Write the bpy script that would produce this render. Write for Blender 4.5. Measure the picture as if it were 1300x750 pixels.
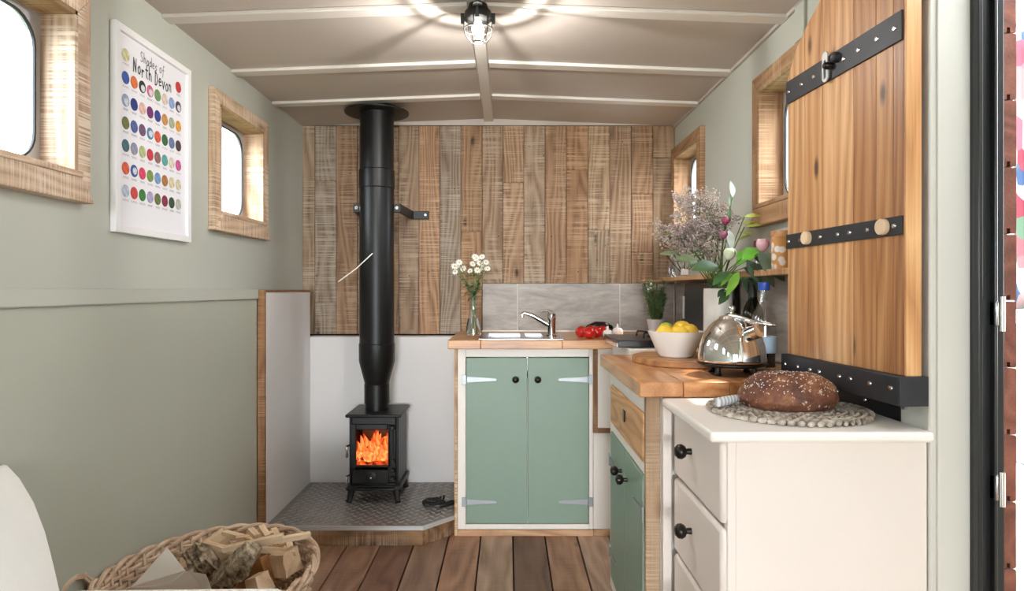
import bpy, bmesh, math, random
from math import sin, cos, pi, radians
from mathutils import Vector, Matrix, noise
random.seed(7)
for o in list(bpy.data.objects): bpy.data.objects.remove(o)
SC = bpy.context.scene
COL = SC.collection

# ------------------------------------------------------------------ camera, sky, lights, exposure
F, VX, VY, CZ = 825.0, 645.0, 368.0, 1.12          # focal length in px, vanishing point, eye height
cam_d = bpy.data.cameras.new('camera'); cam = bpy.data.objects.new('camera', cam_d); COL.objects.link(cam)
cam.location = (0, 0, CZ); cam.rotation_euler = (pi/2, 0, 0)
cam_d.sensor_width = 36; cam_d.lens = F/1300*36; cam_d.clip_start = 0.02
cam_d.shift_x = 5/1300; cam_d.shift_y = -7/1300
SC.camera = cam

world = bpy.data.worlds.new('sky'); SC.world = world; world.use_nodes = True
bg = world.node_tree.nodes['Background']
bg.inputs[0].default_value = (0.87, 0.94, 1.0, 1); bg.inputs[1].default_value = 8.0

sun_d = bpy.data.lights.new('sun', 'SUN'); sun = bpy.data.objects.new('sun', sun_d); COL.objects.link(sun)
sun_d.energy = 5.0; sun_d.angle = radians(1.5); sun_d.color = (1, .93, .82)
sun.rotation_euler = Vector((-.45, -.30, -.84)).to_track_quat('-Z', 'Y').to_euler()

def area(name, loc, target, size, power, col=(1, 1, 1)):
    d = bpy.data.lights.new(name, 'AREA'); o = bpy.data.objects.new(name, d); COL.objects.link(o)
    d.shape = 'DISK'; d.size = size; d.energy = power; d.color = col
    o.location = loc
    o.rotation_euler = (Vector(target)-Vector(loc)).to_track_quat('-Z', 'Y').to_euler()
    return o
area('fill_light_right', (.55, -12, 1.5), (-.2, 3.2, 1.4), 1.2, 185, (.95, .97, 1))  # added fill light beyond the tail opening, not a lamp of the place
area('fill_light_left', (-.75, -11, 1.6), (.25, 3.0, .8), 1.4, 170, (.95, .97, 1))  # second added fill light, evens out the interior from behind

SC.view_settings.view_transform = 'Standard'; SC.view_settings.look = 'None'
SC.view_settings.gamma = 1; SC.view_settings.use_curve_mapping = False
SC.view_settings.exposure = 0.82

# ------------------------------------------------------------------ helpers
def lin(h):
    h = h.lstrip('#'); c = [int(h[i:i+2], 16)/255 for i in (0, 2, 4)]
    return tuple(x/12.92 if x <= .04045 else ((x+.055)/1.055)**2.4 for x in c)
def c4(h): return (*lin(h), 1)

class NT:
    def __init__(s, name):
        s.m = bpy.data.materials.new(name); s.m.use_nodes = True; s.t = s.m.node_tree
        s.b = s.t.nodes['Principled BSDF']; s.out = s.t.nodes['Material Output']
    def n(s, typ, ins=None, **kw):
        nd = s.t.nodes.new('ShaderNode'+typ)
        for k, v in kw.items(): setattr(nd, k, v)
        for k, v in (ins or {}).items(): s.set(nd, k, v)
        return nd
    def set(s, nd, k, v):
        if hasattr(v, 'is_output'): s.t.links.new(v, nd.inputs[k])
        else: nd.inputs[k].default_value = v
    def math(s, op, a, b=0.5, clamp=False):
        return s.n('Math', {0: a, 1: b}, operation=op, use_clamp=clamp).outputs[0]
    def mix(s, f, a, b, typ='MIX'):
        nd = s.n('MixRGB', {0: f, 1: a, 2: b}, blend_type=typ); return nd.outputs[0]
    def ramp(s, f, stops):
        nd = s.n('ValToRGB', {0: f}); e = nd.color_ramp.elements
        while len(e) < len(stops): e.new(.5)
        for i, (p, c) in enumerate(stops): e[i].position = p; e[i].color = c
        return nd.outputs[0]
    def bump(s, h, st=.3, d=.01):
        s.t.links.new(s.n('Bump', {'Strength': st, 'Distance': d, 'Height': h}).outputs[0], s.b.inputs['Normal'])

M = {}
def paint(name, col, rough=.5, var=.05, bump=.05, scale=6, metal=0, spec=.5, coat=0):
    k = NT(name); tc = k.n('TexCoord').outputs['Object']
    nz = k.n('TexNoise', {'Vector': tc, 'Scale': scale, 'Detail': 4, 'Roughness': .6}).outputs[0]
    c = lin(col) if isinstance(col, str) else col
    a = (*[x*(1-var) for x in c], 1); b = (*[min(1, x*(1+var)) for x in c], 1)
    k.set(k.b, 'Base Color', k.mix(nz, a, b))
    k.b.inputs['Roughness'].default_value = rough; k.b.inputs['Metallic'].default_value = metal
    k.b.inputs['Specular IOR Level'].default_value = spec; k.b.inputs['Coat Weight'].default_value = coat
    if bump:
        f = k.n('TexNoise', {'Vector': tc, 'Scale': scale*25, 'Detail': 2}).outputs[0]; k.bump(f, bump, .002)
    M[name] = k.m; return k.m
def tinted(name, rough=.5, metal=0, emit=0, var=.12, scale=30):
    k = NT(name); oi = k.n('ObjectInfo'); tc = k.n('TexCoord').outputs['Object']
    nz = k.n('TexNoise', {'Vector': tc, 'Scale': scale, 'Detail': 3}).outputs[0]
    k.set(k.b, 'Base Color', k.mix(1.0, oi.outputs['Color'], k.ramp(nz, [(.3, (1-var*2,)*3+(1,)), (.7, (1, 1, 1, 1))]), 'MULTIPLY'))
    k.b.inputs['Roughness'].default_value = rough; k.b.inputs['Metallic'].default_value = metal
    M[name] = k.m; return k.m
def wood(name, axis, dark, mid, light, saw=0.0, knots=.5, rough=.6, ring=9, tint=True, sawcol='#d8cfc3', bump=.35, coat=0, straight=1.1, fine_w=.40):
    """grain runs along `axis` of the piece; every piece shifts the pattern by its own random number"""
    k = NT(name); tc = k.n('TexCoord').outputs['Object']; oi = k.n('ObjectInfo')
    sp = k.n('SeparateXYZ', {0: tc}).outputs
    order = {'x': (1, 2, 0), 'y': (2, 0, 1), 'z': (0, 1, 2)}[axis]
    r = k.math('MULTIPLY', oi.outputs['Random'], 61.0)
    cx = k.math('ADD', sp[order[0]], k.math('MULTIPLY', r, .37)); cy = k.math('ADD', sp[order[1]], r)
    cz = k.math('ADD', sp[order[2]], k.math('MULTIPLY', r, 1.7))
    def vec(a, b, c):
        return k.n('CombineXYZ', {0: k.math('MULTIPLY', cx, a), 1: k.math('MULTIPLY', cy, b), 2: k.math('MULTIPLY', cz, c)}).outputs[0]
    warp = k.n('TexNoise', {'Vector': vec(5, 5, straight), 'Scale': 1, 'Detail': 2}).outputs[0]
    wr = k.math('MULTIPLY', warp, ring)
    rings = k.math('FRACT', k.math('ADD', wr, k.math('MULTIPLY', cx, ring*2.2)))
    rings = k.math('ABSOLUTE', k.math('SUBTRACT', k.math('MULTIPLY', rings, 2), 1.0))
    fine = k.n('TexNoise', {'Vector': vec(170, 170, 4), 'Scale': 1, 'Detail': 3}).outputs[0]
    blot = k.n('TexNoise', {'Vector': vec(7, 7, 2.2), 'Scale': 1, 'Detail': 3}).outputs[0]
    g = k.math('ADD', k.math('MULTIPLY', rings, .38), k.math('ADD', k.math('MULTIPLY', fine, fine_w), k.math('MULTIPLY', blot, .36)))
    col = k.ramp(g, [(.22, c4(dark)), (.55, c4(mid)), (.88, c4(light))])
    # knots
    vd = k.n('TexVoronoi', {'Vector': vec(9, 9, 3.6), 'Scale': 1, 'Randomness': 1}).outputs['Distance']
    kn = k.ramp(vd, [(.05, (1, 1, 1, 1)), (.13, (0, 0, 0, 1))])
    col = k.mix(k.math('MULTIPLY', kn, knots), col, (*[x*.35 for x in lin(dark)], 1))
    h = g
    if saw > 0:
        sw = k.n('TexNoise', {'Vector': vec(3, 3, 190), 'Scale': 1, 'Detail': 2}).outputs[0]
        msk = k.n('TexNoise', {'Vector': vec(10, 10, 4.5), 'Scale': 1, 'Detail': 4}).outputs[0]
        s1 = k.math('MULTIPLY', k.ramp(sw, [(.47, (0, 0, 0, 1)), (.56, (1, 1, 1, 1))]), k.ramp(msk, [(.40, (0, 0, 0, 1)), (.56, (1, 1, 1, 1))]))
        col = k.mix(k.math('MULTIPLY', s1, saw), col, c4(sawcol))
        h = k.math('ADD', g, k.math('MULTIPLY', sw, .8))
    if tint: col = k.mix(1.0, col, oi.outputs['Color'], 'MULTIPLY')
    k.set(k.b, 'Base Color', col); k.b.inputs['Roughness'].default_value = rough; k.b.inputs['Coat Weight'].default_value = coat
    k.b.inputs['Coat Roughness'].default_value = .25
    k.bump(h, bump, .003); M[name] = k.m; return k.m
def glass(name, col=(1, 1, 1), rough=0.0, ior=1.45):
    k = NT(name); k.b.inputs['Base Color'].default_value = (*col, 1); k.b.inputs['Transmission Weight'].default_value = 1
    k.b.inputs['Roughness'].default_value = rough; k.b.inputs['IOR'].default_value = ior; M[name] = k.m
def pane(name, gl=.06, tint=(1, 1, 1)):
    k = NT(name); t = k.n('BsdfTransparent', {0: (*tint, 1)}); g = k.n('BsdfGlossy', {'Roughness': .02})
    x = k.n('MixShader', {0: gl}); k.t.links.new(t.outputs[0], x.inputs[1]); k.t.links.new(g.outputs[0], x.inputs[2])
    k.t.links.new(x.outputs[0], k.out.inputs[0]); M[name] = k.m

paint('sage', '#c1c4ba', .55, .03, .03); paint('sage_shaded', '#b8bbae', .5, .03, .03)  # lower panel's colour is the same wall paint, darkened for shade
paint('ceiling', '#c6bcb3', .55, .04, .05, 4); paint('beam', '#e3ddd5', .5, .03, .03)
paint('white', '#efe9e1', .42, .02, .02); paint('cream', '#e4dad1', .38, .02, .02); paint('jamb', '#cfcdc3', .5, .02, .03)
paint('shield', '#e6e3e1', .6, .03, .03); paint('green', '#839a89', .42, .05, .08, 9); paint('poster_white', '#f6f6f8', .35, .01, 0)
paint('paper', '#f0f0f6', .6, .01, 0); paint('black_iron', '#151515', .42, .15, .25, 12); paint('flue', '#09090a', .40, .1, .04, 6, 0, .4)
paint('black_steel', '#17191c', .3, .2, .15, 20, 0, .7); paint('dark_steel', '#3b3c3f', .48, .25, .15, 18, .55)
paint('steel', '#c6c6c6', .22, .05, .03, 20, 1); paint('chrome', '#e6e6e6', .06, .02, 0, 5, 1); paint('zinc', '#a0a4a6', .38, .08, .1, 60, .7)
paint('alu', '#bcbfc2', .4, .05, .03, 20, .35); paint('tread', '#96928e', .40, .2, .1, 14, .6); paint('tread_lozenge', '#b9b6b2', .28, .1, .05, 30, .6)  # lozenges paler and smoother than the plate around them
paint('bronze', '#2b2522', .3, .2, .05, 30, .6); paint('rubber', '#1a1a1a', .7, .1, 0); paint('grout', '#d9d3ca', .8, .05, .05)
paint('ceramic', '#f3efe9', .25, .02, .01, 5); paint('vase_white', '#f2ece2', .45, .06, .1, 30); paint('pot', '#c9c5c4', .7, .06, .1, 20)
paint('lemon', '#edc23a', .4, .1, .25, 9); paint('lime', '#a9bb35', .4, .12, .25, 9); paint('tomato', '#c21d14', .18, .1, 0, 9)
paint('aubergine', '#1b1014', .18, .1, 0); paint('garlic', '#ece6e2', .5, .08, .1); paint('stem', '#5d7a3a', .5, .2, 0)
paint('cable', '#141414', .5, .1, .05); paint('card', '#f1ece6', .8, .03, .05); paint('sofa', '#f3f0eb', .85, .03, .25, 30)
paint('ink', '#26262e', .7, .05, 0); paint('ink_soft', '#8d8b98', .7, .05, 0); paint('label_blue', '#bcd4e6', .5, .1, 0, 20)
paint('cap_blue', '#2a4fae', .35, .05, 0); paint('bulb_glassy', '#ffffff', .3, .01, 0); paint('disc_wood', '#e3c9a6', .6, .08, .05, 30)
paint('void', '#0a0a0a', .9, .1, 0); paint('red_lid', '#6d3a31', .5, .1, .05); paint('brick', '#5b4436', .9, .2, .3, 20)
paint('reed', '#18130f', .7, .1, 0); paint('car_white', '#e7e9ea', .12, .01, 0, 5, 0, .6, 1); paint('soil', '#3a2b20', .9, .2, .5, 40)
paint('plate_zinc', '#d2d3d3', .35, .05, .05, 30, .3)
paint('mat_shade', '#5f554a', .9, .1, 0)  # dark backing colour stands in for shade between the braids
tinted('dot', .7, var=.22, scale=70); tinted('petal', .55); tinted('leaf', .38, var=.2, scale=14)
wood('plank', 'z', '#6b594c', '#a8937f', '#c8b8a6', saw=.75, knots=.95, ring=13, bump=.8, rough=.7, straight=.8, fine_w=.5)
wood('frame_z', 'z', '#9f8673', '#cbb5a0', '#e4d6c6', saw=.8, knots=.5, ring=9, rough=.7, sawcol='#f0eae0')
wood('frame_y', 'y', '#9f8673', '#cbb5a0', '#e4d6c6', saw=.7, knots=.5, ring=9, rough=.7, sawcol='#f0eae0')
wood('frame_x', 'x', '#9f8673', '#cbb5a0', '#e4d6c6', saw=.5, knots=.5, ring=9, rough=.7)
wood('floorwood', 'y', '#775b4b', '#a2826d', '#bd9f89', saw=.10, knots=.5, ring=7, rough=.5, bump=.4)
wood('counter_x', 'x', '#9a6a40', '#c8935f', '#dfb383', knots=.4, ring=8, rough=.3, bump=.1, coat=.25)
wood('counter_y', 'y', '#91603a', '#bd8452', '#d6a473', knots=.4, ring=8, rough=.3, bump=.1, coat=.25)
wood('door_wood', 'z', '#8b6549', '#cda983', '#e8d0b0', knots=.95, ring=10, rough=.4, bump=.25, coat=.12, straight=.45, fine_w=.55)
wood('drawer_wood', 'y', '#9c683f', '#cb9763', '#deb180', knots=.4, ring=11, rough=.4, bump=.2)
wood('board_wood', 'x', '#6d4526', '#a8754a', '#c79764', knots=.4, ring=8, rough=.5, bump=.2)
wood('cladding', 'y', '#5c3023', '#7d4634', '#935a45', knots=.2, ring=6, rough=.6)
wood('hearth_x', 'x', '#55412e', '#886c50', '#a88b6a', saw=.35, knots=.5, ring=8, rough=.7)
wood('split', 'x', '#c4a482', '#e2c8a8', '#f0dfc6', knots=.1, ring=8, rough=.8, bump=.5)
wood('wicker', 'x', '#a2866d', '#ceb298', '#e4cdb4', knots=0, ring=5, rough=.6, tint=False)
glass('clear_glass', (.97, .99, .98)); glass('dark_glass', (.05, .06, .04)); glass('water_glass', (.9, .95, .93))
pane('window_pane', .05); pane('stove_pane', .04, (1, .97, .93)); pane('thin_glass', .12)

def special():
    # split-face grey tiles
    k = NT('tile'); tc = k.n('TexCoord').outputs['Object']; oi = k.n('ObjectInfo')
    mp = k.n('Mapping', {'Vector': tc, 'Scale': (2.2, 2.2, 9)}); add = k.n('VectorMath', {0: mp.outputs[0], 1: oi.outputs['Random']}, operation='ADD')
    a = k.n('TexNoise', {'Vector': add.outputs[0], 'Scale': 2.2, 'Detail': 8, 'Roughness': .7, 'Distortion': .6}).outputs[0]
    k.set(k.b, 'Base Color', k.ramp(a, [(.3, c4('#8b837b')), (.55, c4('#aea69d')), (.75, c4('#c8c1b8'))])); k.b.inputs['Roughness'].default_value = .45
    k.bump(a, .15, .002); M['tile'] = k.m
    # flames and embers
    for nm, st, stops in (('flame', 1.15, [(.34, (.45, .03, .008, 1)), (.50, (.95, .16, .035, 1)), (.64, (1, .40, .13, 1)), (.8, (1, .75, .45, 1))]),
                          ('ember', 1.1, [(.35, (.05, .008, .004, 1)), (.55, (.7, .07, .01, 1)), (.75, (1, .35, .08, 1))])):
        k = NT(nm); tc = k.n('TexCoord').outputs['Object']
        a = k.n('TexNoise', {'Vector': tc, 'Scale': 22, 'Detail': 3, 'Distortion': 1.2}).outputs[0]
        e = k.n('Emission', {0: k.ramp(a, stops), 1: st}); k.t.links.new(e.outputs[0], k.out.inputs[0]); M[nm] = k.m
    k = NT('bulb'); e = k.n('Emission', {0: (1, .93, .82, 1), 1: 9}); k.t.links.new(e.outputs[0], k.out.inputs[0]); M['bulb'] = k.m
    # bark
    k = NT('bark'); tc = k.n('TexCoord').outputs['Object']
    a = k.n('TexNoise', {'Vector': tc, 'Scale': 38, 'Detail': 6, 'Roughness': .7}).outputs[0]
    k.set(k.b, 'Base Color', k.ramp(a, [(.36, c4('#40352e')), (.48, c4('#94816a')), (.64, c4('#cabda4'))])); k.b.inputs['Roughness'].default_value = .95
    k.bump(a, .9, .01); M['bark'] = k.m
    # bread crust
    k = NT('crust'); tc = k.n('TexCoord').outputs['Object']
    a = k.n('TexNoise', {'Vector': tc, 'Scale': 16, 'Detail': 5, 'Roughness': .65}).outputs[0]
    v = k.n('TexNoise', {'Vector': tc, 'Scale': 85, 'Detail': 2, 'Roughness': .5}).outputs[0]
    sp = k.n('SeparateXYZ', {0: tc}).outputs[2]
    base = k.ramp(a, [(.32, c4('#40221a')), (.50, c4('#7d4c35')), (.68, c4('#a97750'))])
    base = k.mix(k.ramp(v, [(.63, (0, 0, 0, 1)), (.70, (.85, .85, .85, 1))]), base, c4('#e2cbb5'))
    k.set(k.b, 'Base Color', base); k.b.inputs['Roughness'].default_value = .6
    k.bump(k.math('ADD', a, k.math('MULTIPLY', v, .6)), .8, .008); M['crust'] = k.m
    # woven fibre
    k = NT('fibre'); tc = k.n('TexCoord').outputs['Object']
    a = k.n('TexNoise', {'Vector': tc, 'Scale': 45, 'Detail': 3}).outputs[0]
    k.set(k.b, 'Base Color', k.ramp(a, [(.3, c4('#81766a')), (.5, c4('#b5aa9c')), (.7, c4('#d6cec2'))])); k.b.inputs['Roughness'].default_value = .9; M['fibre'] = k.m
    # grass
    k = NT('grass'); tc = k.n('TexCoord').outputs['Object']
    a = k.n('TexNoise', {'Vector': tc, 'Scale': 5, 'Detail': 8, 'Roughness': .8}).outputs[0]
    k.set(k.b, 'Base Color', k.ramp(a, [(.3, c4('#262e16')), (.7, c4('#464e2a'))])); k.b.inputs['Roughness'].default_value = .9; M['grass'] = k.m
    # patterned cloth
    k = NT('quilt'); tc = k.n('TexCoord').outputs['Object']
    v = k.n('TexVoronoi', {'Vector': tc, 'Scale': 9}); n = k.n('SeparateColor', {0: v.outputs['Color']}).outputs[0]
    col = k.ramp(n, [(.0, c4('#8a847e')), (.3, c4('#84505c')), (.5, c4('#6e1e2e')), (.65, c4('#8c8883')), (.8, c4('#4a604a')), (.92, c4('#2c4160'))])
    k.set(k.b, 'Base Color', col); k.b.inputs['Roughness'].default_value = .9; M['quilt'] = k.m
    # painted tin
    k = NT('tin'); tc = k.n('TexCoord').outputs['Object']
    v = k.n('TexVoronoi', {'Vector': tc, 'Scale': 38}).outputs['Distance']
    k.set(k.b, 'Base Color', k.ramp(v, [(.35, c4('#e9e2da')), (.5, c4('#c98e4a'))])); k.b.inputs['Roughness'].default_value = .4; M['tin'] = k.m
    k = NT('stripe'); tc = k.n('TexCoord').outputs['Object']
    v = k.n('TexWave', {'Vector': tc, 'Scale': 28, 'Distortion': .6}, bands_direction='X').outputs[1]
    k.set(k.b, 'Base Color', k.ramp(v, [(.35, c4('#e5e3df')), (.8, c4('#9fb0bd'))])); k.b.inputs['Roughness'].default_value = .4; M['stripe'] = k.m
special()

class MB:
    def __init__(s): s.v = []; s.f = []
    def add(s, vs, fs):
        o = len(s.v); s.v += [tuple(v) for v in vs]; s.f += [[i+o for i in f] for f in fs]; return s
    def box(s, x0, x1, y0, y1, z0, z1):
        return s.add([(x0, y0, z0), (x1, y0, z0), (x1, y1, z0), (x0, y1, z0), (x0, y0, z1), (x1, y0, z1), (x1, y1, z1), (x0, y1, z1)],
                     [(0, 3, 2, 1), (4, 5, 6, 7), (0, 1, 5, 4), (1, 2, 6, 5), (2, 3, 7, 6), (3, 0, 4, 7)])
    def hexa(s, b, t): # bottom 4, top 4
        return s.add(list(b)+list(t), [(0, 3, 2, 1), (4, 5, 6, 7), (0, 1, 5, 4), (1, 2, 6, 5), (2, 3, 7, 6), (3, 0, 4, 7)])
    def prism(s, poly, axis, a0, a1):
        def P(u, v, a): return {'x': (a, u, v), 'y': (u, a, v), 'z': (u, v, a)}[axis]
        n = len(poly); vs = [P(u, v, a0) for u, v in poly]+[P(u, v, a1) for u, v in poly]
        fs = [list(range(n))[::-1], list(range(n, 2*n))]+[(i, (i+1) % n, n+(i+1) % n, n+i) for i in range(n)]
        return s.add(vs, fs)
    def tube(s, pts, r, k=8, cap=True, closed=False):
        pts = [Vector(p) for p in pts]; n = len(pts); vs = []; up = None
        for i, p in enumerate(pts):
            if closed: t = pts[(i+1) % n]-pts[i-1]
            else: t = pts[min(i+1, n-1)]-pts[max(i-1, 0)]
            t.normalize()
            if up is None:
                up = Vector((0, 0, 1)) if abs(t.z) < .9 else Vector((1, 0, 0))
            a = t.cross(up)
            if a.length < 1e-6: a = t.orthogonal()
            a.normalize(); b = a.cross(t).normalized(); up = b
            rr = r[i] if isinstance(r, (list, tuple)) else r
            vs += [p+(a*cos(2*pi*j/k)+b*sin(2*pi*j/k))*rr for j in range(k)]
        fs = []
        for i in range(n if closed else n-1):
            i2 = (i+1) % n
            fs += [(i*k+j, i*k+(j+1) % k, i2*k+(j+1) % k, i2*k+j) for j in range(k)]
        if cap and not closed: fs += [list(range(k)), list(range((n-1)*k, n*k))[::-1]]
        return s.add(vs, fs)
    def lathe(s, prof, c=(0, 0, 0), k=24, axis='z', close=False):
        n = len(prof); vs = []
        for (r, h) in prof:
            r = max(r, 1e-5)
            for j in range(k):
                a = 2*pi*j/k; u, v = r*cos(a), r*sin(a)
                p = {'z': (u, v, h), 'y': (u, h, v), 'x': (h, u, v)}[axis]
                vs.append((c[0]+p[0], c[1]+p[1], c[2]+p[2]))
        fs = [(i*k+j, i*k+(j+1) % k, (i+1)*k+(j+1) % k, (i+1)*k+j) for i in range(n-1) for j in range(k)]
        if close: fs += [((n-1)*k+j, (n-1)*k+(j+1) % k, (j+1) % k, j) for j in range(k)]
        else: fs += [list(range(k))[::-1], list(range((n-1)*k, n*k))]
        return s.add(vs, fs)
    def ball(s, c, r, k=10, rot=None):
        r = (r, r, r) if not isinstance(r, (tuple, list)) else r; m = max(4, k//2+1); vs = []; fs = []
        R = rot or Matrix.Identity(3)
        for i in range(m+1):
            for j in range(k):
                t = pi*i/m; p = Vector((r[0]*sin(t)*cos(2*pi*j/k), r[1]*sin(t)*sin(2*pi*j/k), r[2]*cos(t)))
                vs.append(Vector(c)+R @ p)
        for i in range(m):
            fs += [(i*k+j, (i+1)*k+j, (i+1)*k+(j+1) % k, i*k+(j+1) % k) for j in range(k)]
        return s.add(vs, fs)
    def octa(s, c, r):
        x, y, z = c
        return s.add([(x+r, y, z), (x-r, y, z), (x, y+r, z), (x, y-r, z), (x, y, z+r), (x, y, z-r)],
                     [(0, 2, 4), (2, 1, 4), (1, 3, 4), (3, 0, 4), (2, 0, 5), (1, 2, 5), (3, 1, 5), (0, 3, 5)])
    def leaf(s, base, d, nrm, L, w, droop=.2):
        d = Vector(d).normalized(); nrm = Vector(nrm); sd = d.cross(nrm)
        if sd.length < 1e-5: sd = d.orthogonal()
        sd.normalize(); up = sd.cross(d); vs = []; b = Vector(base)
        prof = [(0, .08), (.2, .7), (.45, 1), (.7, .75), (.9, .3), (1, .02)]
        for t, q in prof:
            c = b+d*(L*t)-up*(droop*L*t*t)
            vs += [c-sd*(w*q/2)+up*(w*q*.15), c, c+sd*(w*q/2)+up*(w*q*.15)]
        fs = []
        for i in range(len(prof)-1):
            fs += [(3*i, 3*i+1, 3*i+4, 3*i+3), (3*i+1, 3*i+2, 3*i+5, 3*i+4)]
        return s.add(vs, fs)
    def ribbon(s, pts, w, nrm):   # flat stroke lying on a surface
        pts = [Vector(p) for p in pts]; nrm = Vector(nrm)
        for p, q in zip(pts[:-1], pts[1:]):
            t = (q-p).normalized(); sd = t.cross(nrm).normalized()*w/2; e = t*w*.35
            s.add([p-sd-e, p+sd-e, q+sd+e, q-sd+e], [(0, 1, 2, 3)])
        return s
    def build(s, name, mat, parent=None, bevel=0, origin=None, smooth=True, local=False, color=None, seg=2, subs=0, solid=0, angle=40):
        me = bpy.data.meshes.new(name)
        P = W.get(parent, Matrix.Identity(4)) if parent else Matrix.Identity(4)
        vs = [Vector(v) for v in s.v]
        if not local: Pi = P.inverted(); vs = [Pi @ v for v in vs]
        if origin is None:
            lo = [min(v[i] for v in vs) for i in range(3)]; hi = [max(v[i] for v in vs) for i in range(3)]
            og = Vector([(lo[i]+hi[i])/2 for i in range(3)])
            if parent is None: og.z = lo[2]
        else: og = Vector(origin) if local else P.inverted() @ Vector(origin)
        me.from_pydata([v-og for v in vs], [], s.f); me.validate()
        bm = bmesh.new(); bm.from_mesh(me); bmesh.ops.recalc_face_normals(bm, faces=bm.faces); bm.to_mesh(me); bm.free()
        me.materials.append(M[mat] if isinstance(mat, str) else mat)
        if smooth: me.shade_smooth(); me.set_sharp_from_angle(angle=radians(angle))
        o = bpy.data.objects.new(name, me); COL.objects.link(o); o.parent = parent; o.location = og
        W[o] = P @ Matrix.Translation(og)
        if color is not None: o.color = c4(color) if isinstance(color, str) else (*color, 1)
        if solid:
            m = o.modifiers.new('solid', 'SOLIDIFY'); m.thickness = solid; m.offset = 0
        if bevel:
            m = o.modifiers.new('bevel', 'BEVEL'); m.width = bevel; m.segments = seg; m.limit_method = 'ANGLE'; m.angle_limit = radians(35)
        if subs:
            m = o.modifiers.new('subs', 'SUBSURF'); m.levels = subs; m.render_levels = subs
        return o
W = {}
def thing(name, label, cat, loc=(0, 0, 0), rotz=0, group=None):
    o = bpy.data.objects.new(name, None); COL.objects.link(o); o.location = loc; o.rotation_euler = (0, 0, rotz); o.empty_display_size = .05
    W[o] = Matrix.Translation(loc) @ Matrix.Rotation(rotz, 4, 'Z')
    return tag(o, label, cat, group)
def tag(o, label, cat, group=None):
    o['label'] = label; o['category'] = cat
    if group: o['group'] = group
    return o
def struct(o, label=None):
    o['kind'] = 'structure'
    if label: o['label'] = label
    return o
def stuff(o): o['kind'] = 'stuff'; return o
def share(src, name, parent, world, color=None, rot=None, scale=None):
    """a further piece that shares the mesh of src"""
    o = bpy.data.objects.new(name, src.data); COL.objects.link(o); o.parent = parent
    P = W.get(parent, Matrix.Identity(4)) if parent else Matrix.Identity(4)
    o.location = P.inverted() @ Vector(world)
    if rot: o.rotation_euler = rot
    if scale: o.scale = scale
    for m in src.modifiers:
        n = o.modifiers.new(m.name, m.type)
        for a in ('width', 'segments', 'limit_method', 'angle_limit', 'levels', 'render_levels', 'thickness', 'offset'):
            if hasattr(m, a): setattr(n, a, getattr(m, a))
    if color is not None: o.color = c4(color) if isinstance(color, str) else (*color, 1)
    return o
def B(x0, x1, y0, y1, z0, z1): return MB().box(x0, x1, y0, y1, z0, z1)
def at(px, py, d): return Vector(((px-VX)*d/F, d, CZ-(py-VY)*d/F))            # pixel + distance
def on(px, py, z): return at(px, py, (CZ-z)*F/(py-VY))                        # pixel + height of the surface it stands on
def vary(base, r=.08, warm=.03):
    b = 1+random.uniform(-r, r); w = random.uniform(-warm, warm)
    return tuple(min(1.6, x*b*(1+w*k)) for x, k in zip(base, (1, 0, -1)))

XL, XR, YB, ZS, ZR = -1.145, .93, 3.62, 2.032, 2.072
XM = (XL+XR)/2
YN = -3.2                                            # near end of the van body (open tail)

# ------------------------------------------------------------------ outside ground
g = struct(B(-40, 40, -40, 40, -1.02, -.95).build('ground', 'grass', smooth=False), 'mown grass field outside the van')

# ------------------------------------------------------------------ floor
fl = struct(B(XL-.08, XR+.08, YN, YB+.08, -.10, -.022).build('floor', 'void', smooth=False))
pw = .1455; x = .022-pw*8
first = None
tones = {0: '#ffffff', 1: '#d8cfc8', 2: '#f6e4d4', 3: '#b9a79c', 4: '#e6d4c6'}
seq = [3, 1, 2, 4, 3, 1, 2, 0, 3, 2, 0, 4, 1, 2, 3, 0, 2]
k = 0
while x < XR+.05:
    a, b = max(x+.003, XL-.05), min(x+pw-.003, XR+.05)
    if b-a > .03:
        for (y0, y1) in ((YN, 1.318), (1.322, YB)):
            B(a, b, y0, y1, -.022, 0).build('floor_plank', 'floorwood', fl, bevel=.002, color=vary(lin(tones[seq[k % 17]]), .06))
    x += pw; k += 1

# ------------------------------------------------------------------ walls
def holed(x0, x1, y0, y1, z0, z1, holes):
    m = MB(); y = y0
    for (a, b, c, d) in sorted(holes):
        if a > y: m.box(x0, x1, y, a, z0, z1)
        m.box(x0, x1, a, b, z0, c); m.box(x0, x1, a, b, d, z1); y = b
    if y < y1: m.box(x0, x1, y, y1, z0, z1)
    return m
WZ0, WZ1 = 1.350, 1.897
wins_l = [(-1.405, -.845), (-.11, .45), (1.185, 1.746), (2.48, 3.04)]; wins_r = [(1.86, 2.415), (3.065, 3.612)]  # left openings nearest the tail are out of view, added for daylight
ins = .052
hl = [(a+ins, b-ins, WZ0+ins+.012, WZ1-ins) for a, b in wins_l]; hr = [(a+ins, b-ins, WZ0+ins+.012, WZ1-ins) for a, b in wins_r]
wl = struct(holed(XL-.085, XL, YN, YB+.06, 0, ZS+.06, hl).build('wall_left', 'sage', smooth=False))
B(XL, -1.10, YN, 2.845, 0, 1.08).build('lower_panel', 'sage_shaded', wl, smooth=False)
B(XL, -1.09, YN, 2.845, 1.08, 1.124).build('dado_rail', 'sage', wl, bevel=.004)
wr = struct(holed(XR, XR+.10, 1.45, YB+.06, 0, ZS+.06, hr).build('wall_right', 'sage', smooth=False))
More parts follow.
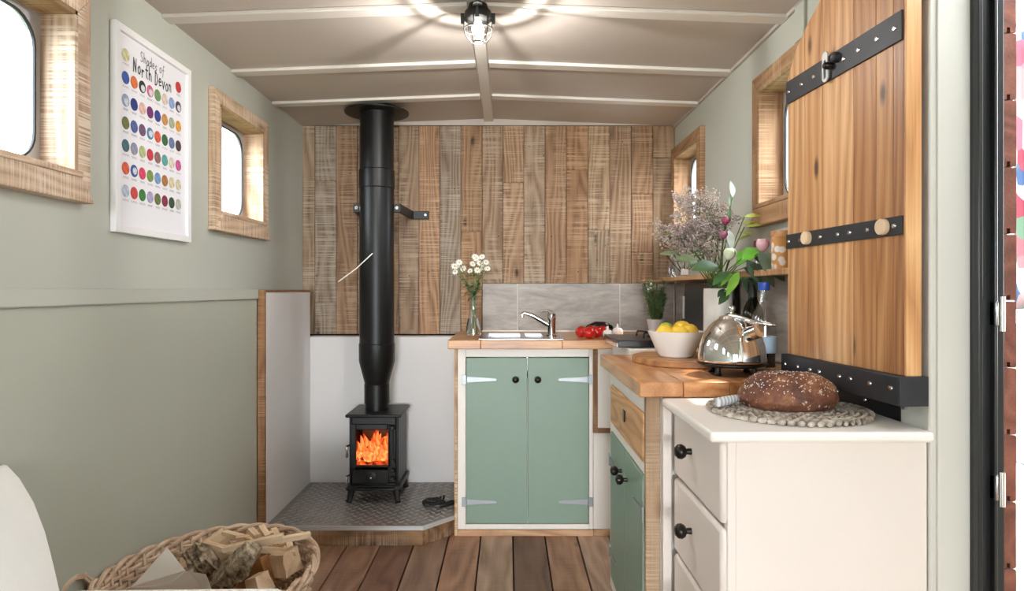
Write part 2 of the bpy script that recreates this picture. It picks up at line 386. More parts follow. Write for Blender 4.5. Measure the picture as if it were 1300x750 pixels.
# jamb post, steel door frame and end of the outside cladding
B(.875, .957, 1.35, 1.45, 0, ZS+.03).build('jamb_post', 'jamb', wr, bevel=.004)
B(.889, .957, 1.345, 1.352, 0, ZS+.02).build('jamb_face_strip', 'jamb', wr, bevel=.002)
st = B(.957, .996, 1.335, 1.45, 0, ZS+.06).build('steel_jamb', 'black_steel', wr, bevel=.004)
B(.957, .967, 1.322, 1.338, 0, ZS+.04).build('steel_lip', 'black_steel', wr, bevel=.002)
B(.990, .997, 1.322, 1.338, 0, ZS+.04).build('steel_lip', 'black_steel', wr, bevel=.002)
B(.998, 1.029, 1.346, 1.45, 0, ZS+.06).build('inner_board', 'black_steel', wr, bevel=.003)
for zc in (1.12-(398-VY)*1.33/F, 1.12-(618-VY)*1.33/F):
    h = B(.990, 1.008, 1.318, 1.338, zc-.026, zc+.026).build('frame_hinge', 'steel', wr, bevel=.003)
    MB().lathe([(.006, -.035), (.006, .035)], (.999, 1.315, zc), 10).build('hinge_pin', 'chrome', h)
bh = 85*1.35/F
zc = CZ-(42-VY)*1.35/F
src = None
z = zc-bh*13
while z < ZS+.1:
    prof = [(1.031, z+.001), (1.036, z+.001), (1.036, z+.012), (1.043, z+.012), (1.043, z+.001), (1.054, z+.001), (1.056, z+.004), (1.056, z+bh-.004), (1.054, z+bh-.001), (1.031, z+bh-.001)]
    # openings of the outside windows are cut by leaving out those stretches
    mb = MB()
    segs = [(1.35, YB+.1)]
    for (a, b, c, d) in hr:
        if z+bh > c-.02 and z < d+.02:
            ns = []
            for (s0, s1) in segs:
                if b <= s0 or a >= s1: ns.append((s0, s1)); continue
                if a-s0 > .03: ns.append((s0, a-.01))
                if s1-b > .03: ns.append((b+.01, s1))
            segs = ns
    for (s0, s1) in segs: mb.prism(prof, 'y', s0, s1)
    mb.build('cladding_board', 'cladding', wr, color=vary((1, 1, 1), .12)); z += bh
# batten above the right-hand window
B(XR-.012, XR, 2.02, 2.085, WZ1+.012, ZS+.02).build('batten', 'sage', wr, bevel=.003)
# near stretch of the right-hand wall, beyond the doorway
win_added = (-.75, -.19)  # unseen window added to bring in more side light
struct(holed(XR, XR+.10, YN, .50, 0, ZS+.06, [(win_added[0]+ins, win_added[1]-ins, WZ0+ins+.012, WZ1-ins)]).build('wall_near', 'sage', smooth=False))

# unseen rear wall added to trim daylight coming through the tail opening
struct(MB().box(XL-.085, -.80, YN-.05, YN, 0, ZS+.06).box(.60, XR+.1, YN-.05, YN, 0, ZS+.06).box(-.80, .60, YN-.05, YN, 1.92, ZS+.12).build('wall_rear_added', 'sage', smooth=False))
# unseen door leaf, hinged ajar, added to block daylight through the doorway
DA = radians(22); DH = Vector((1.02, .512, 0)); du = Vector((sin(DA), cos(DA), 0)); dn = Vector((cos(DA), -sin(DA), 0))
def leaf_box(u0, u1, n0, n1, z0, z1):
    q = [DH+du*u0+dn*n0, DH+du*u1+dn*n0, DH+du*u1+dn*n1, DH+du*u0+dn*n1]
    return MB().hexa([v+Vector((0, 0, z0)) for v in q], [v+Vector((0, 0, z1)) for v in q])
od = struct(leaf_box(0, .80, 0, .022, .01, 2.0).build('door_light_block', 'jamb', smooth=False), 'unseen outer door leaf added to block daylight')
for i in range(14): leaf_box(0, .80, .0225, .045, .012+.142*i, .150+.142*i).build('door_board', 'cladding', od, bevel=.003, color=vary((1, 1, 1), .1))
leaf_box(.02, .78, -.018, -.0005, .06, .12).build('door_rail', 'jamb', od, bevel=.002); leaf_box(.02, .78, -.018, -.0005, 1.88, 1.94).build('door_rail', 'jamb', od, bevel=.002)
hd_ = leaf_box(.72, .745, -.05, -.001, .98, 1.0).build('door_handle', 'black_iron', od, bevel=.003)

wb = struct(B(XL-.08, XR+.1, YB+.012, YB+.08, 0, ZS+.12).build('wall_back', 'void', smooth=False))
XS = lambda px: (px-VX)*YB/F
ZB = lambda py: CZ-(py-VY)*YB/F
edges = [384, 400, 427, 453.5, 480, 506, 532, 558.5, 585, 612, 638.5, 665, 692, 719, 746.5, 774, 801.5, 829, 857]
cuts = {1: [230, 384], 3: [300], 8: [294], 10: [232], 13: [216], 14: [292], 16: [246, 320], 6: [], 4: [205], 17: [200], 5: []}
ptone = ['#f3e3d0', '#e6ddd2', '#dcc8b4', '#cdb49e', '#dfcebc', '#d5c6b6', '#ead2bb', '#d9d3ca', '#e0c2a2', '#decab6', '#e0cdb8', '#d6ccbf', '#dfc6ae', '#dcbfa0', '#e0d0bb', '#d0bca6', '#d6b99c', '#cfbca4']
for i in range(18):
    bot = 424 if i <= 8 else 359.5
    ys = [159.5]+cuts.get(i, [])+[bot]
    th = random.uniform(-.004, .003)
    for a, b in zip(ys[:-1], ys[1:]):
        B(XS(edges[i])+.0012, XS(edges[i+1])-.0012, YB+th+random.uniform(-.0015, .0015), YB+.012, ZB(b)+.0008, ZB(a)-.0008).build(
            'plank', 'plank', wb, bevel=.0015, color=vary(lin(ptone[i]), .10, .05))
        if random.random() < .6:
            n = MB()
    # fixing nails
nm = MB().lathe([(.003, 0), (.003, .002)], (0, 0, 0), 8, 'y').build('nail_head', 'void', wb)
W[nm] = None
nm.location = W[wb].inverted() @ Vector((XS(633), YB-.006, ZB(300)))
for (px, py) in [(690, 198), (686, 330), (700, 300), (756, 312), (768, 312), (758, 330), (822, 290), (810, 322), (672, 186), (520, 350), (577, 240), (402, 350), (445, 220), (734, 345), (790, 180), (545, 345)]:
    share(nm, 'nail_head', wb, (XS(px), YB-.0055, ZB(py)))
# cream strip closing the gable above the planks
tr = struct(MB().prism([(XL, ZB(159.5)+.001), (XR, ZB(159.5)+.001), (XR, ZS+.01), (XM, ZR+.01), (XL, ZS+.01)], 'y', YB-.008, YB+.011).build('trim_1', 'ceiling', smooth=False))

# tiles behind the sink and along the right wall
YT = 3.56
tx = lambda px: (px-VX)*YT/F
for (a, b) in ((612.5, 656.3), (657.7, 786.3), (787.7, 855)):
    B(tx(a), tx(b), YT, YB-.006, .894, ZB(359.8)).build('tile', 'tile', wb, bevel=.0015)
B(tx(612.5), tx(857), YT+.003, YB-.004, .893, ZB(360)).build('grout', 'grout', wb, smooth=False)
for (a, b) in ((2.95, 3.555), (2.33, 2.947), (1.71, 2.327)):
    B(XR-.012, XR, a, b, .875, 1.162).build('tile', 'tile', wr, bevel=.0015)

# ------------------------------------------------------------------ ceiling
ce = struct(MB().prism([(XL-.09, ZS+.03), (XM, ZR+.03), (XR+.1, ZS+.03), (XR+.1, ZS+.09), (XM, ZR+.13), (XL-.09, ZS+.09)], 'y', YN, YB+.08).build('ceiling', 'ceiling', smooth=False))
beams = [-2.8, -2.25, -1.7, -1.15, -.6, -.05, .5, 1.05, 1.6, 2.145, 2.685, 3.145]
ys = [YN]+beams+[YB]
for y0, y1 in zip(ys[:-1], ys[1:]):
    for sx in (XL, XR):
        q = [(sx, ZS), (XM, ZR), (XM, ZR+.03), (sx, ZS+.03)]
        MB().prism(q, 'y', y0+.001, y1-.001).build('ceiling_panel', 'ceiling', ce, smooth=False)
for yb in beams:
    for sx, xm in ((XL, XM-.028), (XR, XM+.028)):
        zr = ZS+(ZR-ZS)*abs(xm-sx)/abs(XM-sx)
        MB().prism([(sx, ZS-.013), (xm, zr-.013), (xm, zr+.001), (sx, ZS+.001)], 'y', yb, yb+.058).build('ceiling_beam', 'beam', ce, bevel=.003)
MB().prism([(XM-.024, ZR-.017), (XM+.024, ZR-.017), (XM+.027, ZR), (XM-.027, ZR)], 'y', YN, YB-.009).build('ridge_strip', 'beam', ce, bevel=.003)
for sx, dx in ((XR, -.012),):
    B(sx+dx, sx, 1.45, YB-.009, ZS-.012, ZS+.001).build('cornice_strip', 'ceiling', ce, bevel=.002)

# ------------------------------------------------------------------ windows
def rr(y0, y1, z0, z1, r, n=6):
    p = []
    for cy, cz, a0 in ((y1-r, z1-r, 0), (y0+r, z1-r, 90), (y0+r, z0+r, 180), (y1-r, z0+r, 270)):
        for i in range(n+1):
            a = radians(a0+90*i/n); p.append((cy+r*cos(a), cz+r*sin(a)))
    return p
def ring(x0, x1, outer, inner):
    n = len(outer); m = MB(); vs = []
    for x in (x0, x1):
        vs += [(x, u, v) for u, v in outer]+[(x, u, v) for u, v in inner]
    f = []
    for i in range(n):
        j = (i+1) % n
        f += [(i, j, n+j, n+i), (2*n+i, 3*n+i, 3*n+j, 2*n+j), (i, 2*n+i, 2*n+j, j), (n+i, n+j, 3*n+j, 3*n+i)]
    return m.add(vs, f)
def window(idx, side, y0, y1, tone):
    X = XL if side < 0 else XR; s = -side                 # s points into the room
    w = struct(B(min(X-s*.085, X-s*.083), max(X-s*.085, X-s*.083), y0+ins, y1-ins, WZ0+ins, WZ1-ins).build('window_%d' % idx, 'window_pane', smooth=False))
    w['label'] = 'small rounded van window in a rough-sawn timber surround'
    def bx(xa, xb, *a): return B(min(X+s*xa, X+s*xb), max(X+s*xa, X+s*xb), *a)
    def pri(poly, xa, xb): return MB().prism(poly, 'x', min(X+s*xa, X+s*xb), max(X+s*xa, X+s*xb))
    iy0, iy1, iz0, iz1 = y0+ins, y1-ins, WZ0+ins+.012, WZ1-ins; t = .024
    pri([(y0, WZ0), (y0, WZ1), (iy0, iz1), (iy0, iz0)], 0, t).build('surround_board', 'frame_z', w, bevel=.002, color=vary(lin(tone), .08))
    pri([(y1, WZ0), (iy1, iz0), (iy1, iz1), (y1, WZ1)], 0, t).build('surround_board', 'frame_z', w, bevel=.002, color=vary(lin(tone), .08))
    pri([(y0, WZ1), (y1, WZ1), (iy1, iz1), (iy0, iz1)], 0, t).build('surround_board', 'frame_y', w, bevel=.002, color=vary(lin(tone), .08))
    pri([(y0, WZ0), (iy0, iz0), (iy1, iz0), (y1, WZ0)], 0, t+.012).build('surround_board', 'frame_y', w, bevel=.003, color=vary(lin(tone), .08))
    # reveals
    bx(-.078, t, iy0-.002, iy0+.012, iz0, iz1).build('reveal_board', 'frame_z', w, bevel=.0015, color=vary(lin(tone), .08))
    bx(-.078, t, iy1-.012, iy1+.002, iz0, iz1).build('reveal_board', 'frame_z', w, bevel=.0015, color=vary(lin(tone), .08))
    bx(-.078, t, iy0, iy1, iz1-.012, iz1+.002).build('reveal_board', 'frame_y', w, bevel=.0015, color=vary(lin('#cbb894'), .05))
    bx(-.078, t+.016, iy0, iy1, iz0-.002, iz0+.014).build('sill_board', 'frame_y', w, bevel=.003, color=vary(lin(tone), .08))
    # aluminium ring with round corners
    o = rr(iy0-.004, iy1+.004, iz0-.004, iz1+.004, .004); i1 = rr(iy0+.034, iy1-.034, iz0+.030, iz1-.030, .075)
    xa, xb = X-s*.079, X-s*.066
    ring(min(xa, xb), max(xa, xb), o, i1).build('aluminium_frame', 'alu', w, bevel=.002)
    o2 = rr(iy0+.0335, iy1-.0335, iz0+.0295, iz1-.0295, .076); i2 = rr(iy0+.039, iy1-.039, iz0+.035, iz1-.035, .072)
    xa, xb = X-s*.067, X-s*.060
    ring(min(xa, xb), max(xa, xb), o2, i2).build('rubber_seal', 'dark_steel', w, bevel=.001)
    mid = (iy0+iy1)/2-.02
    bx(-.080, -.064, mid-.011, mid+.011, iz0+.03, iz1-.03).build('sliding_bar', 'alu', w, bevel=.002)
    return w
window(1, -1, *wins_l[2], '#fbf1e6'); window(2, -1, *wins_l[3], '#f6e8d8'); window(5, -1, *wins_l[1], '#fbf1e6'); window(6, -1, *wins_l[0], '#fbf1e6'); window(7, 1, *win_added, '#fbf1e6')  # windows towards the tail are unseen additions that admit daylight
window(3, 1, *wins_r[1], '#c9ab8b'); window(4, 1, *wins_r[0], '#cfb292')

# ------------------------------------------------------------------ hearth
HZ = .084; HX0, HX1 = -1.065, -.247
poly = [(HX0, 2.85), (-.373, 2.85), (HX1, 2.984), (HX1, 3.5), (HX0, 3.5)]
he = thing('hearth', 'raised corner hearth with diamond tread-plate top and timber fascia under the stove', 'hearth', (-.65, 3.2, 0))
pl = MB().prism(poly, 'z', HZ-.004, HZ).build('tread_plate', 'tread', he, smooth=False)
m = MB(); sp = .050
def inside(px, py):
    return HX0+.02 < px < HX1-.01 and 2.872 < py < 3.485 and (py-2.872) > (px+.373-.01)*1.06
for i in range(60):
    for j in range(60):
        for q in (0, 1):
            px = HX0+.015+i*sp+(sp/2 if q else 0); py = 2.875+j*sp+(sp/2 if q else 0)
            if not inside(px, py): continue
            a = radians(45 if q else -45); L, wd, h = .0215, .0080, .0042
            dx, dy = cos(a), sin(a)
            P = lambda u, v, z: (px+dx*u-dy*v, py+dy*u+dx*v, HZ+z)
            m.add([P(-L, 0, 0), P(0, -wd, 0), P(L, 0, 0), P(0, wd, 0), P(-L*.5, 0, h), P(L*.5, 0, h)],
                  [(0, 1, 5, 4), (1, 2, 5), (2, 3, 5), (3, 0, 4, 5), (0, 1, 4)][:4])
stuff(m.build('raised_tread', 'tread_lozenge', pl, smooth=False))
MB().prism([(HX0, 2.846), (-.372, 2.846), (-.246, 2.980), (-.249, 2.983), (-.374, 2.852), (HX0, 2.852)], 'z', HZ-.017, HZ+.002).build('plate_edge', 'plate_zinc', pl, smooth=False)
MB().prism([(HX0, 2.865), (-.38, 2.865), (HX1, 3.0), (HX1, 3.5), (HX0, 3.5)], 'z', 0, HZ-.004).build('hearth_base', 'hearth_x', he, smooth=False)
B(HX0, -.374, 2.846, 2.865, 0, HZ-.018).build('fascia_board', 'hearth_x', he, bevel=.002, color='#fff0e0')
MB().hexa([(-.373, 2.847, 0), (-.247, 2.981, 0), (-.256, 2.994, 0), (-.383, 2.860, 0)], [(-.373, 2.847, HZ-.018), (-.247, 2.981, HZ-.018), (-.256, 2.994, HZ-.018), (-.383, 2.860, HZ-.018)]).build('fascia_board', 'hearth_x', he, bevel=.002, color='#f0dcc8')
# heat shields
sh = tag(B(HX0-.02, HX1-.002, 3.5, YB-.012, 0.0, .868).build('heat_shield', 'shield', bevel=.002), 'plain white fireproof board on the wall behind the stove', 'heat shield')
ss = thing('heat_shield', 'white side board with a timber post beside the stove, against the green wall', 'heat shield', (-1.08, 3.1, 0))
B(-1.079, HX0, 2.866, 3.498, 0, 1.108).build('side_board', 'shield', ss, bevel=.002)
B(-1.098, HX0-.001, 2.846, 2.865, 0, 1.122).build('corner_post', 'frame_z', ss, bevel=.002, color='#b99470')
B(-1.12, HX0, 2.866, 3.498, 1.109, 1.121).build('top_strip', 'frame_y', ss, bevel=.002, color='#b99470')

# ------------------------------------------------------------------ wood stove
SX0, SX1, SY0, SY1 = -.775, -.535, 3.17, 3.42
sv = thing('wood_stove', 'small black cast-iron wood burning stove with a lit fire', 'stove', ((SX0+SX1)/2, 3.29, HZ))
z0, z1 = .165, .500
m = MB().box(SX0, SX1, SY1-.012, SY1, z0, z1).box(SX0, SX0+.012, SY0, SY1, z0, z1).box(SX1-.012, SX1, SY0, SY1, z0, z1)
m.box(SX0+.0125, SX1-.0125, SY0+.001, SY1-.0125, z0, z0+.014).box(SX0+.0125, SX1-.0125, SY0+.013, SY1-.0125, .248, .258)
m.box(SX0+.0125, SX0+.030, SY0+.0005, SY0+.012, z0+.015, .4595).box(SX1-.052, SX1-.0125, SY0+.0005, SY0+.012, z0+.015, .4595).box(SX0+.0125, SX1-.0125, SY0+.0005, SY0+.012, .46, z1)
m.build('body', 'black_iron', sv, bevel=.004)
tp = MB().box(SX0-.016, SX1+.016, SY0-.022, SY1+.012, z1, z1+.016).build('top_plate', 'black_iron', sv, bevel=.007, seg=3)
B(SX0-.014, SX1+.014, SY0-.018, SY1+.01, z0-.018, z0+.004).build('base_plate', 'black_iron', sv, bevel=.005)
B(SX0-.004, SX1-.01, SY0-.045, SY0-.012, z0-.012, z0).build('ash_lip', 'black_iron', sv, bevel=.004)
for lx in (SX0+.012, SX1-.014):
    for ly, dy in ((SY0+.01, -.02), (SY1-.02, .012)):
        dx = -.014 if lx < -.65 else .014
        MB().tube([(lx, ly, z0-.01), (lx+dx*.3, ly+dy*.3, z0-.035), (lx+dx*.7, ly+dy*.9, HZ+.014), (lx+dx, ly+dy*1.2, HZ+.0046)], [.021, .017, .013, .016], 8).build('leg', 'black_iron', sv)
wx0, wx1, wz0, wz1 = (451.5-VX)/262, (492-VX)/262, CZ-(591-VY)/262, CZ-(546-VY)/262
dz0, dz1 = .258, .468
dr = MB().box(SX0+.010, wx0, SY0-.016, SY0-.002, dz0, dz1).box(wx1, SX1-.040, SY0-.016, SY0-.002, dz0, dz1).box(wx0, wx1, SY0-.016, SY0-.002, dz0, wz0).box(wx0, wx1, SY0-.016, SY0-.002, wz1, dz1).build('fire_door', 'black_iron', sv, bevel=.004)
B(wx0-.004, wx1+.004, SY0-.008, SY0-.005, wz0-.004, wz1+.004).build('door_glass', 'stove_pane', dr, smooth=False)
for zz in (.335, .19):
    hd = MB().lathe([(.004, -.028), (.008, -.020), (.006, 0), (.008, .020), (.005, .028)], (SX0-.004, SY0-.03, zz+.002), 12).build('handle', 'steel', dr if zz > .3 else sv)
    MB().tube([(SX0+.004, SY0-.01, zz+.03), (SX0-.004, SY0-.03, zz+.03)], .005, 8).build('handle_arm', 'black_iron', hd)
MB().tube([(SX1-.026, SY0-.02, .285), (SX1-.026, SY0-.02, .455)], .0045, 8).build('hinge_rod', 'dark_steel', dr)
for zz in (.450, .288, .245, .205):
    B(SX1-.036, SX1-.016, SY0-.027, SY0, zz-.009, zz+.009).build('hinge_knuckle', 'black_iron', sv, bevel=.003)
ad = B(SX0+.016, SX1-.045, SY0-.014, SY0-.001, .178, .244).build('ash_door', 'black_iron', sv, bevel=.004)
ax = (SX0+SX1)/2-.008
MB().lathe([(.020, 0), (.026, .002), (.026, .007), (.010, .009)], (ax, SY0-.023, .212), 20, 'y').build('air_dial', 'black_iron', ad)
MB().lathe([(.001, -.012), (.005, -.010), (.005, 0)], (ax, SY0-.023, .212), 10, 'y').build('dial_knob', 'chrome', ad)
B(SX0+.02, SX0+.20, SY0-.013, SY0-.0005, .44, .448).build('door_rib', 'black_iron', dr, bevel=.001) if False else None
# fire: firebrick lining, logs, flames
fr = B(SX0+.02, SX1-.02, SY1-.05, SY1-.02, .262, .49).build('firebrick', 'brick', sv, bevel=.002)
stuff(MB().box(SX0+.03, SX1-.03, SY0+.03, SY1-.06, .258, .272).build('ember_bed', 'ember', sv, smooth=False))
for i, (a, b) in enumerate((((-.75, 3.23, .285), (-.57, 3.27, .30)), ((-.73, 3.30, .29), (-.58, 3.24, .345)), ((-.70, 3.22, .33), (-.62, 3.33, .36)))):
    MB().tube([a, [(p+q)/2+random.uniform(-.004, .004) for p, q in zip(a, b)], b], [.016, .019, .015], 8).build('burning_log', 'ember', sv)
for i in range(24):
    fx = random.uniform(SX0+.035, SX1-.05); fy = random.uniform(3.22, 3.33); fh = random.uniform(.07, .15)
    b0 = Vector((fx, fy, .27)); sw = random.uniform(-.02, .025)
    MB().tube([b0, b0+Vector((sw*.4, 0, fh*.3)), b0+Vector((-sw*.2, 0, fh*.6)), b0+Vector((sw, 0, fh))], [.014, .024, .016, .001], 8).build('flame', 'flame', sv)

# flue
FX, FY = -.664, 3.29
fl2 = thing('flue_pipe', 'tall matt black flue pipe rising from the stove to the ceiling', 'flue pipe', (FX, FY, z1+.016))
def fz(py): return CZ-(py-VY)*FY/F
MB().lathe([(.058, z1+.0165), (.058, fz(511)), (.063, fz(511)), (.063, fz(487)), (.058, fz(486))], (FX, FY, 0), 36).build('flue_collar', 'flue', fl2)
MB().lathe([(.060, fz(487)), (.064, fz(483)), (.090, fz(458)), (.090, fz(436)), (.086, fz(435))], (FX, FY, 0), 36).build('reducer', 'flue', fl2)
MB().lathe([(.0865, fz(436)), (.0865, fz(238))], (FX, FY, 0), 40).build('flue_section', 'flue', fl2)
MB().lathe([(.0865, fz(240)), (.090, fz(239)), (.090, fz(217)), (.0865, fz(216))], (FX, FY, 0), 40).build('joint_band', 'flue', fl2)
MB().lathe([(.085, fz(218)), (.085, ZS-.004+.02)], (FX, FY, 0), 40).build('flue_section', 'flue', fl2)
MB().lathe([(.090, fz(272)), (.090, fz(254)), (.0866, fz(253.5))], (FX, FY, 0), 40).build('clamp_band', 'flue', fl2) if False else None
cpz = 2.016
MB().lathe([(.086, cpz-.006), (.160, cpz-.004), (.162, cpz+.002), (.086, cpz+.003)], (FX, FY, 0), 40).build('ceiling_plate', 'flue', fl2)
for s, xo in ((-1, .165), (1, .225)):
    zz = fz(264)
    ar = MB().prism([(FX+s*.085, FY+.0), (FX+s*.12, FY+.0), (FX+s*.14, YB-.022), (FX+s*xo, YB-.022), (FX+s*xo, YB-.006), (FX+s*.12, YB-.006), (FX+s*.105, FY+.02), (FX+s*.085, FY+.02)], 'z', zz-.022, zz+.022).build('wall_bracket', 'black_iron', fl2, bevel=.002)
    MB().lathe([(.009, -.008), (.009, .002)], (FX+s*.102, FY-.002, zz), 8, 'y').build('bolt', 'steel', ar)
    MB().lathe([(.007, -.006), (.007, .002)], (FX+s*(xo-.018), YB-.024, zz), 8, 'y').build('bolt', 'steel', ar)
MB().tube([at(429.5, 357.5, 3.13), at(452, 341, 3.17), at(473, 321.5, FY-.088)], .0028, 6).build('damper_rod', 'card', fl2)

# cable on hearth
ct = on(553, 645, HZ)
m = MB(); pts = []
for i in range(90):
    a = i*.42; r = .034+.010*sin(i*.9)
    pts.append((ct.x-.01+r*1.25*cos(a), ct.y+.025+r*.8*sin(a), HZ+.008+.010*abs(sin(i*.31))+.00018*i))
cb = thing('power_cable', 'coiled black cable with a plug lying on the tread-plate hearth', 'cable', (ct.x, ct.y, HZ))
m.tube(pts, .0046, 6).build('cord', 'cable', cb)
MB().tube([(ct.x+.02, ct.y, HZ+.010), (ct.x+.045, ct.y+.01, HZ+.014), (ct.x+.075, ct.y+.035, HZ+.016), (ct.x+.09, ct.y+.04, HZ+.014)], [.008, .012, .013, .010], 8).build('plug', 'cable', cb)
MB().tube([(ct.x+.03, ct.y+.05, HZ+.02), (ct.x+.036, ct.y+.052, HZ+.045)], .005, 6).build('plug_pin', 'cable', cb)
MB().tube([(ct.x+.015, ct.y+.05, HZ+.02), (ct.x+.020, ct.y+.052, HZ+.040)], .005, 6).build('plug_pin', 'cable', cb)

# ------------------------------------------------------------------ sink cabinet
CY = 2.96; CT = .893
cx = lambda px: (px-VX)*CY/F
czz = lambda py: CZ-(py-VY)*CY/F
XD0, XD1, XDM = cx(592), cx(747), cx(669.7)
cab = thing('sink_cabinet', 'white sink cabinet with two sage green doors under the window-side worktop', 'cabinet', ((XD0+XD1)/2, 3.2, 0))
cab['label'] = 'white base cabinet with two sage green doors below the steel sink'
fx0, fx1 = cx(581), cx(753)
m = MB().box(fx0, XD0-.003, CY, CY+.02, 0.03, CT-.042).box(XD1+.003, fx1, CY, CY+.02, .03, CT-.042).box(XD0-.003, XD1+.003, CY, CY+.02, czz(453), CT-.042).box(XD0-.003, XD1+.003, CY, CY+.02, .03, czz(665))
m.build('face_frame', 'white', cab, bevel=.002)
B(fx0, fx1, CY+.021, 3.55, .03, .72).build('carcass', 'white', cab, smooth=False)
B(cx(577), fx0-.001, CY-.002, 3.49, 0, CT-.041).build('side_edge', 'frame_z', cab, bevel=.001, color='#f4dcbc')
B(fx0, fx1, CY-.004, CY+.02, 0, .028).build('plinth', 'frame_x', cab, bevel=.002, color='#f2d3b6')
def strap_hinge(parent, x, z, s, y):
    h = MB().prism([(x, z+.021), (x, z-.021), (x-s*.020, z-.021), (x-s*.020, z+.021)], 'y', y-.004, y).build('hinge', 'zinc', parent, bevel=.0008)
    MB().prism([(x+s*.003, z+.014), (x+s*.135, z+.006), (x+s*.138, z), (x+s*.135, z-.006), (x+s*.003, z-.014)], 'y', y-.0045, y-.0005).build('hinge_strap', 'zinc', parent if parent.parent is None else parent, bevel=.0008)
    return h
def knob(parent, c, axis, s, r=.016):
    prof = [(.007, 0), (.006, .012), (r*.8, .016), (r, .024), (r*.85, .033), (r*.4, .037), (.001, .0375)]
    MB().lathe([(a, s*b) for a, b in prof], c, 16, axis).build('knob', 'bronze', parent)
for (a, b, hs, hx, kx) in ((XD0, XDM-.0018, 1, XD0, cx(654.5)), (XDM+.0018, XD1, -1, XD1, cx(682.5))):
    d = B(a, b, CY-.004, CY+.016, czz(664), czz(454)).build('door', 'green', cab, bevel=.002)
    for zz in (czz(481.5), czz(636.5)):
        strap_hinge(d, hx, zz, hs, CY-.004)
    knob(d, (kx, CY-.004, czz(481)), 'y', -1)
# worktop with sink cut-out
WX0, WX1 = (568.5-VX)*2.93/F, XR-.012
S0, S1, T0, T1 = -.124, .245, 2.985, 3.40
wt = MB().box(WX0, S0, 2.93, YT, CT-.04, CT).box(S1, WX1, 2.93, YT, CT-.04, CT).box(S0, S1, 2.93, T0, CT-.04, CT).box(S0, S1, T1, YT, CT-.04, CT).build('worktop', 'counter_x', bevel=.003, color='#fff4e4')
tag(wt, 'honey wood worktop holding the steel sink along the plank wall', 'worktop')
MB().tube([(tx(612), YT-.004, CT+.002), (tx(856), YT-.004, CT+.002)], .005, 6).build('sealant_bead', 'white', wt)
sk = thing('sink', 'inset stainless steel kitchen sink with two bowls', 'sink', ((S0+S1)/2, 3.19, CT-.15))
m = MB(); e = .012
m.box(S0-e, S1+e, T0-e, T0+.03, CT, CT+.004).box(S0-e, S1+e, T1-.05, T1+e, CT, CT+.004).box(S0-e, S0+.025, T0+.03, T1-.05, CT, CT+.004).box(S1-.075, S1+e, T0+.03, T1-.05, CT, CT+.004).box(.06, .085, T0+.03, T1-.05, CT, CT+.004)
m.build('rim', 'steel', sk, bevel=.0015)
for a, b in ((S0+.025, .06), (.085, S1-.075)):
    m = MB().box(a, b, T0+.03, T1-.05, CT-.15, CT-.147); m.box(a-.002, a, T0+.03, T1-.05, CT-.15, CT).box(b, b+.002, T0+.03, T1-.05, CT-.15, CT).box(a, b, T0+.028, T0+.03, CT-.15, CT).box(a, b, T1-.05, T1-.048, CT-.15, CT)
    m.build('bowl', 'steel', sk)
tp0 = Vector((.212, 3.17, CT+.004))
tap = thing('mixer_tap', 'chrome lever mixer tap at the corner of the sink', 'tap', tp0)
MB().lathe([(.026, 0), (.026, .006), (.020, .010), (.020, .075), (.022, .080), (.022, .105), (.015, .112), (.001, .113)], tp0, 20).build('tap_body', 'chrome', tap)
MB().tube([tp0+Vector((0, 0, .045)), tp0+Vector((-.05, 0, .075)), tp0+Vector((-.10, 0, .103)), tp0+Vector((-.135, 0, .110)), tp0+Vector((-.142, 0, .104)), tp0+Vector((-.143, 0, .09))], [.013, .012, .011, .010, .010, .010], 12).build('spout', 'chrome', tap)
MB().tube([tp0+Vector((.002, 0, .110)), tp0+Vector((-.02, 0, .122)), tp0+Vector((-.055, 0, .118))], [.012, .008, .004], 10).build('lever', 'chrome', tap)

# filler panel with timber L trim right of the cabinet, corner base under the hob
fp = thing('corner_cabinet', 'white corner unit edged with rough timber, between the green-doored cabinets', 'cabinet', (.66, 2.75, 0))
B(cx(753.5), .60, CY+.004, CY+.02, .03, CT-.042).build('lower_panel', 'white', fp, smooth=False)
B(fx1+.001, .60, CY-.004, CY+.02, 0, .028).build('plinth', 'frame_x', fp, bevel=.002, color='#f2d3b6')
B(cx(758), .60, CY-.004, CY+.003, czz(543), CT-.042).build('inset_panel', 'white', fp, bevel=.001)
B(cx(752.5), cx(758.5), CY-.010, CY+.003, czz(549), CT-.042).build('timber_edge', 'frame_z', fp, bevel=.001, color='#a98a68')
B(cx(758.5), .60, CY-.010, CY+.003, czz(549), czz(543)).build('timber_edge', 'frame_x', fp, bevel=.001, color='#a98a68')
B(.47, .868, 2.512, 2.925, 0, CT-.002).build('body', 'white', fp, bevel=.003)

